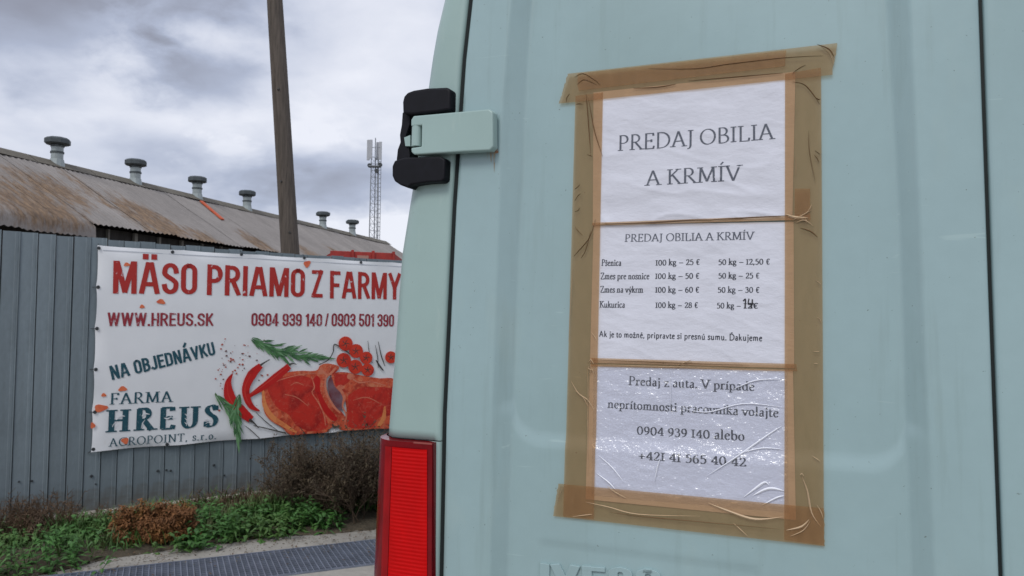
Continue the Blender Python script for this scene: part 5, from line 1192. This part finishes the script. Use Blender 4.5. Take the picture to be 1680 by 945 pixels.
for key, pts, wd, m_ in (
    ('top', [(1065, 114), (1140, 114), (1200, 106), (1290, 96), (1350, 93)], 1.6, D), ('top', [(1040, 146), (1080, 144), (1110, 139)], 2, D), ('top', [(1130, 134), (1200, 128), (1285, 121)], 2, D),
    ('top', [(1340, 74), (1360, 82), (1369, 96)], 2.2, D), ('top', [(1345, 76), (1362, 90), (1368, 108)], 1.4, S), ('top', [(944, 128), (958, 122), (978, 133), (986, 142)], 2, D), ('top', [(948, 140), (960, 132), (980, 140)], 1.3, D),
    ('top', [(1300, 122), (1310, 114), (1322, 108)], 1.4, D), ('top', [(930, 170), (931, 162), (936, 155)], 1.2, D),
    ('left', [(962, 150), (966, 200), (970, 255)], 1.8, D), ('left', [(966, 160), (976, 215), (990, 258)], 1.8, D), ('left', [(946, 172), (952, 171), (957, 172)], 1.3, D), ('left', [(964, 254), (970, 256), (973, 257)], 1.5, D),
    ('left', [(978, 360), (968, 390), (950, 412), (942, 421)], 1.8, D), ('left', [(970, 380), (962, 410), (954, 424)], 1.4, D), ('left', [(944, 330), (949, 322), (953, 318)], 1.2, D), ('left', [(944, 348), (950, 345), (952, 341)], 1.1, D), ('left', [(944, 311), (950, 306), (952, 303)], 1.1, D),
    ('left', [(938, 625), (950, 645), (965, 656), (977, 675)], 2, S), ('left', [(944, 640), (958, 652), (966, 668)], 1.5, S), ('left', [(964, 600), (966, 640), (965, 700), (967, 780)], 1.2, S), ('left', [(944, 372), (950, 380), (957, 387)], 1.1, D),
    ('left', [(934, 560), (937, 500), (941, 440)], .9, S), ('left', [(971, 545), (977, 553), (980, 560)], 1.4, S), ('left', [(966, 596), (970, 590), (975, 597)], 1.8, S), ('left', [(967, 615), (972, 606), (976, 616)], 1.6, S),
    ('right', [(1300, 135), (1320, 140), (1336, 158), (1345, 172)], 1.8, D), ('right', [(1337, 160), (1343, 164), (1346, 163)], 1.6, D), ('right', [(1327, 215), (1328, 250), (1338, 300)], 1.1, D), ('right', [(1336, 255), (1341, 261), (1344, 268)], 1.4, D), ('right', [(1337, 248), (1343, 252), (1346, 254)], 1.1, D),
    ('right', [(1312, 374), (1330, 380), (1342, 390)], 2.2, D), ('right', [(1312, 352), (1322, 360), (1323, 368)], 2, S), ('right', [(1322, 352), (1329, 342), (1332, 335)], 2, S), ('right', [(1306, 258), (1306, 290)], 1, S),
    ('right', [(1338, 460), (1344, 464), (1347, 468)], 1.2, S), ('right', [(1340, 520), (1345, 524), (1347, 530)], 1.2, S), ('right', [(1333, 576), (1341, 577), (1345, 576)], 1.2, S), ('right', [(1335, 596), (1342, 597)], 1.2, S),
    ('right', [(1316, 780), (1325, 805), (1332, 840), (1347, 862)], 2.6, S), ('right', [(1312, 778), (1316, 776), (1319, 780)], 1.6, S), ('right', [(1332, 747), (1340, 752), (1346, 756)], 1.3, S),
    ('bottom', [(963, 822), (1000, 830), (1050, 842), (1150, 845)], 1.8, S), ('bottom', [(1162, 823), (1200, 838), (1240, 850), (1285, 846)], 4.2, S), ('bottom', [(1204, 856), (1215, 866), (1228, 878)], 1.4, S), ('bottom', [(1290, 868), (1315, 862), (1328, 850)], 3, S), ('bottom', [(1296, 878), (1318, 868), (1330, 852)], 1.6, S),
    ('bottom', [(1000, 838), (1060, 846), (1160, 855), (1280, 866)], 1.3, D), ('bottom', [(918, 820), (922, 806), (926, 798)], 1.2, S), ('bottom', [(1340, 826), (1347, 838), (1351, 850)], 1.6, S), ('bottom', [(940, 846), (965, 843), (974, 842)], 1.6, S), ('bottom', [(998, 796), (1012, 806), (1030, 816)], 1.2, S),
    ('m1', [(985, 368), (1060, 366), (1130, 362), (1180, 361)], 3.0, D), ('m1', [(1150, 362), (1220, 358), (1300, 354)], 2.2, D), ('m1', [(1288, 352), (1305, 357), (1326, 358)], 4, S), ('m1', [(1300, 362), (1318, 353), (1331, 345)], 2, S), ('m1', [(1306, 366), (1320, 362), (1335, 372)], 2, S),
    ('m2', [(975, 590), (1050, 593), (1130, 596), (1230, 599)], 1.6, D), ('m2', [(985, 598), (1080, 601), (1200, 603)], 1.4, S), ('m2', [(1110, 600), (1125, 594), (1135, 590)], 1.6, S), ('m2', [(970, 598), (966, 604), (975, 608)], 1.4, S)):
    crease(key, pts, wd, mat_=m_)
SFM = Mat('sleeve_fold', (.86, .87, .93), .15)
# folds in the sleeve
for pts, wd in (([(1160, 780), (1210, 748), (1262, 712), (1284, 698)], 3), ([(1205, 745), (1250, 735), (1285, 737)], 2.4), ([(1220, 815), (1240, 800), (1255, 790), (1262, 795)], 4), ([(1235, 812), (1262, 800), (1287, 804)], 4.5), ([(1250, 828), (1275, 815), (1288, 812)], 3),
                ([(1115, 668), (1160, 676), (1220, 662), (1288, 668)], 2), ([(1200, 640), (1240, 624), (1282, 622)], 2.2), ([(1075, 790), (1080, 765), (1085, 750)], 2.4), ([(1100, 610), (1101, 650), (1100, 668)], 1.3), ([(982, 745), (1005, 765), (1025, 790)], 2.4), ([(980, 775), (1000, 790), (1012, 803)], 2.8)):
    q = [Vector(P(*p)) for p in catmull(pts, 5)]; rows = []; n = len(q)
    for i, p in enumerate(q):
        a = q[max(0, i - 1)]; b = q[min(n - 1, i + 1)]; d = (b - a).normalized(); nn = Vector((-d.y, d.x)) * wd / 2200 * math.sin(math.pi * (i + .3) / (n - .3)); e_ = .0012 * math.sin(math.pi * (i + .5) / n)
        rows.append([S3((p + nn).x, (p + nn).y, .0016), S3(p.x, p.y, .0019 + e_), S3((p - nn).x, (p - nn).y, .0016)])
    mb = MB(); mb.grid(rows); put('sleeve_fold', mb.mesh('sleeve_fold', SFM, off=noff), sh3)
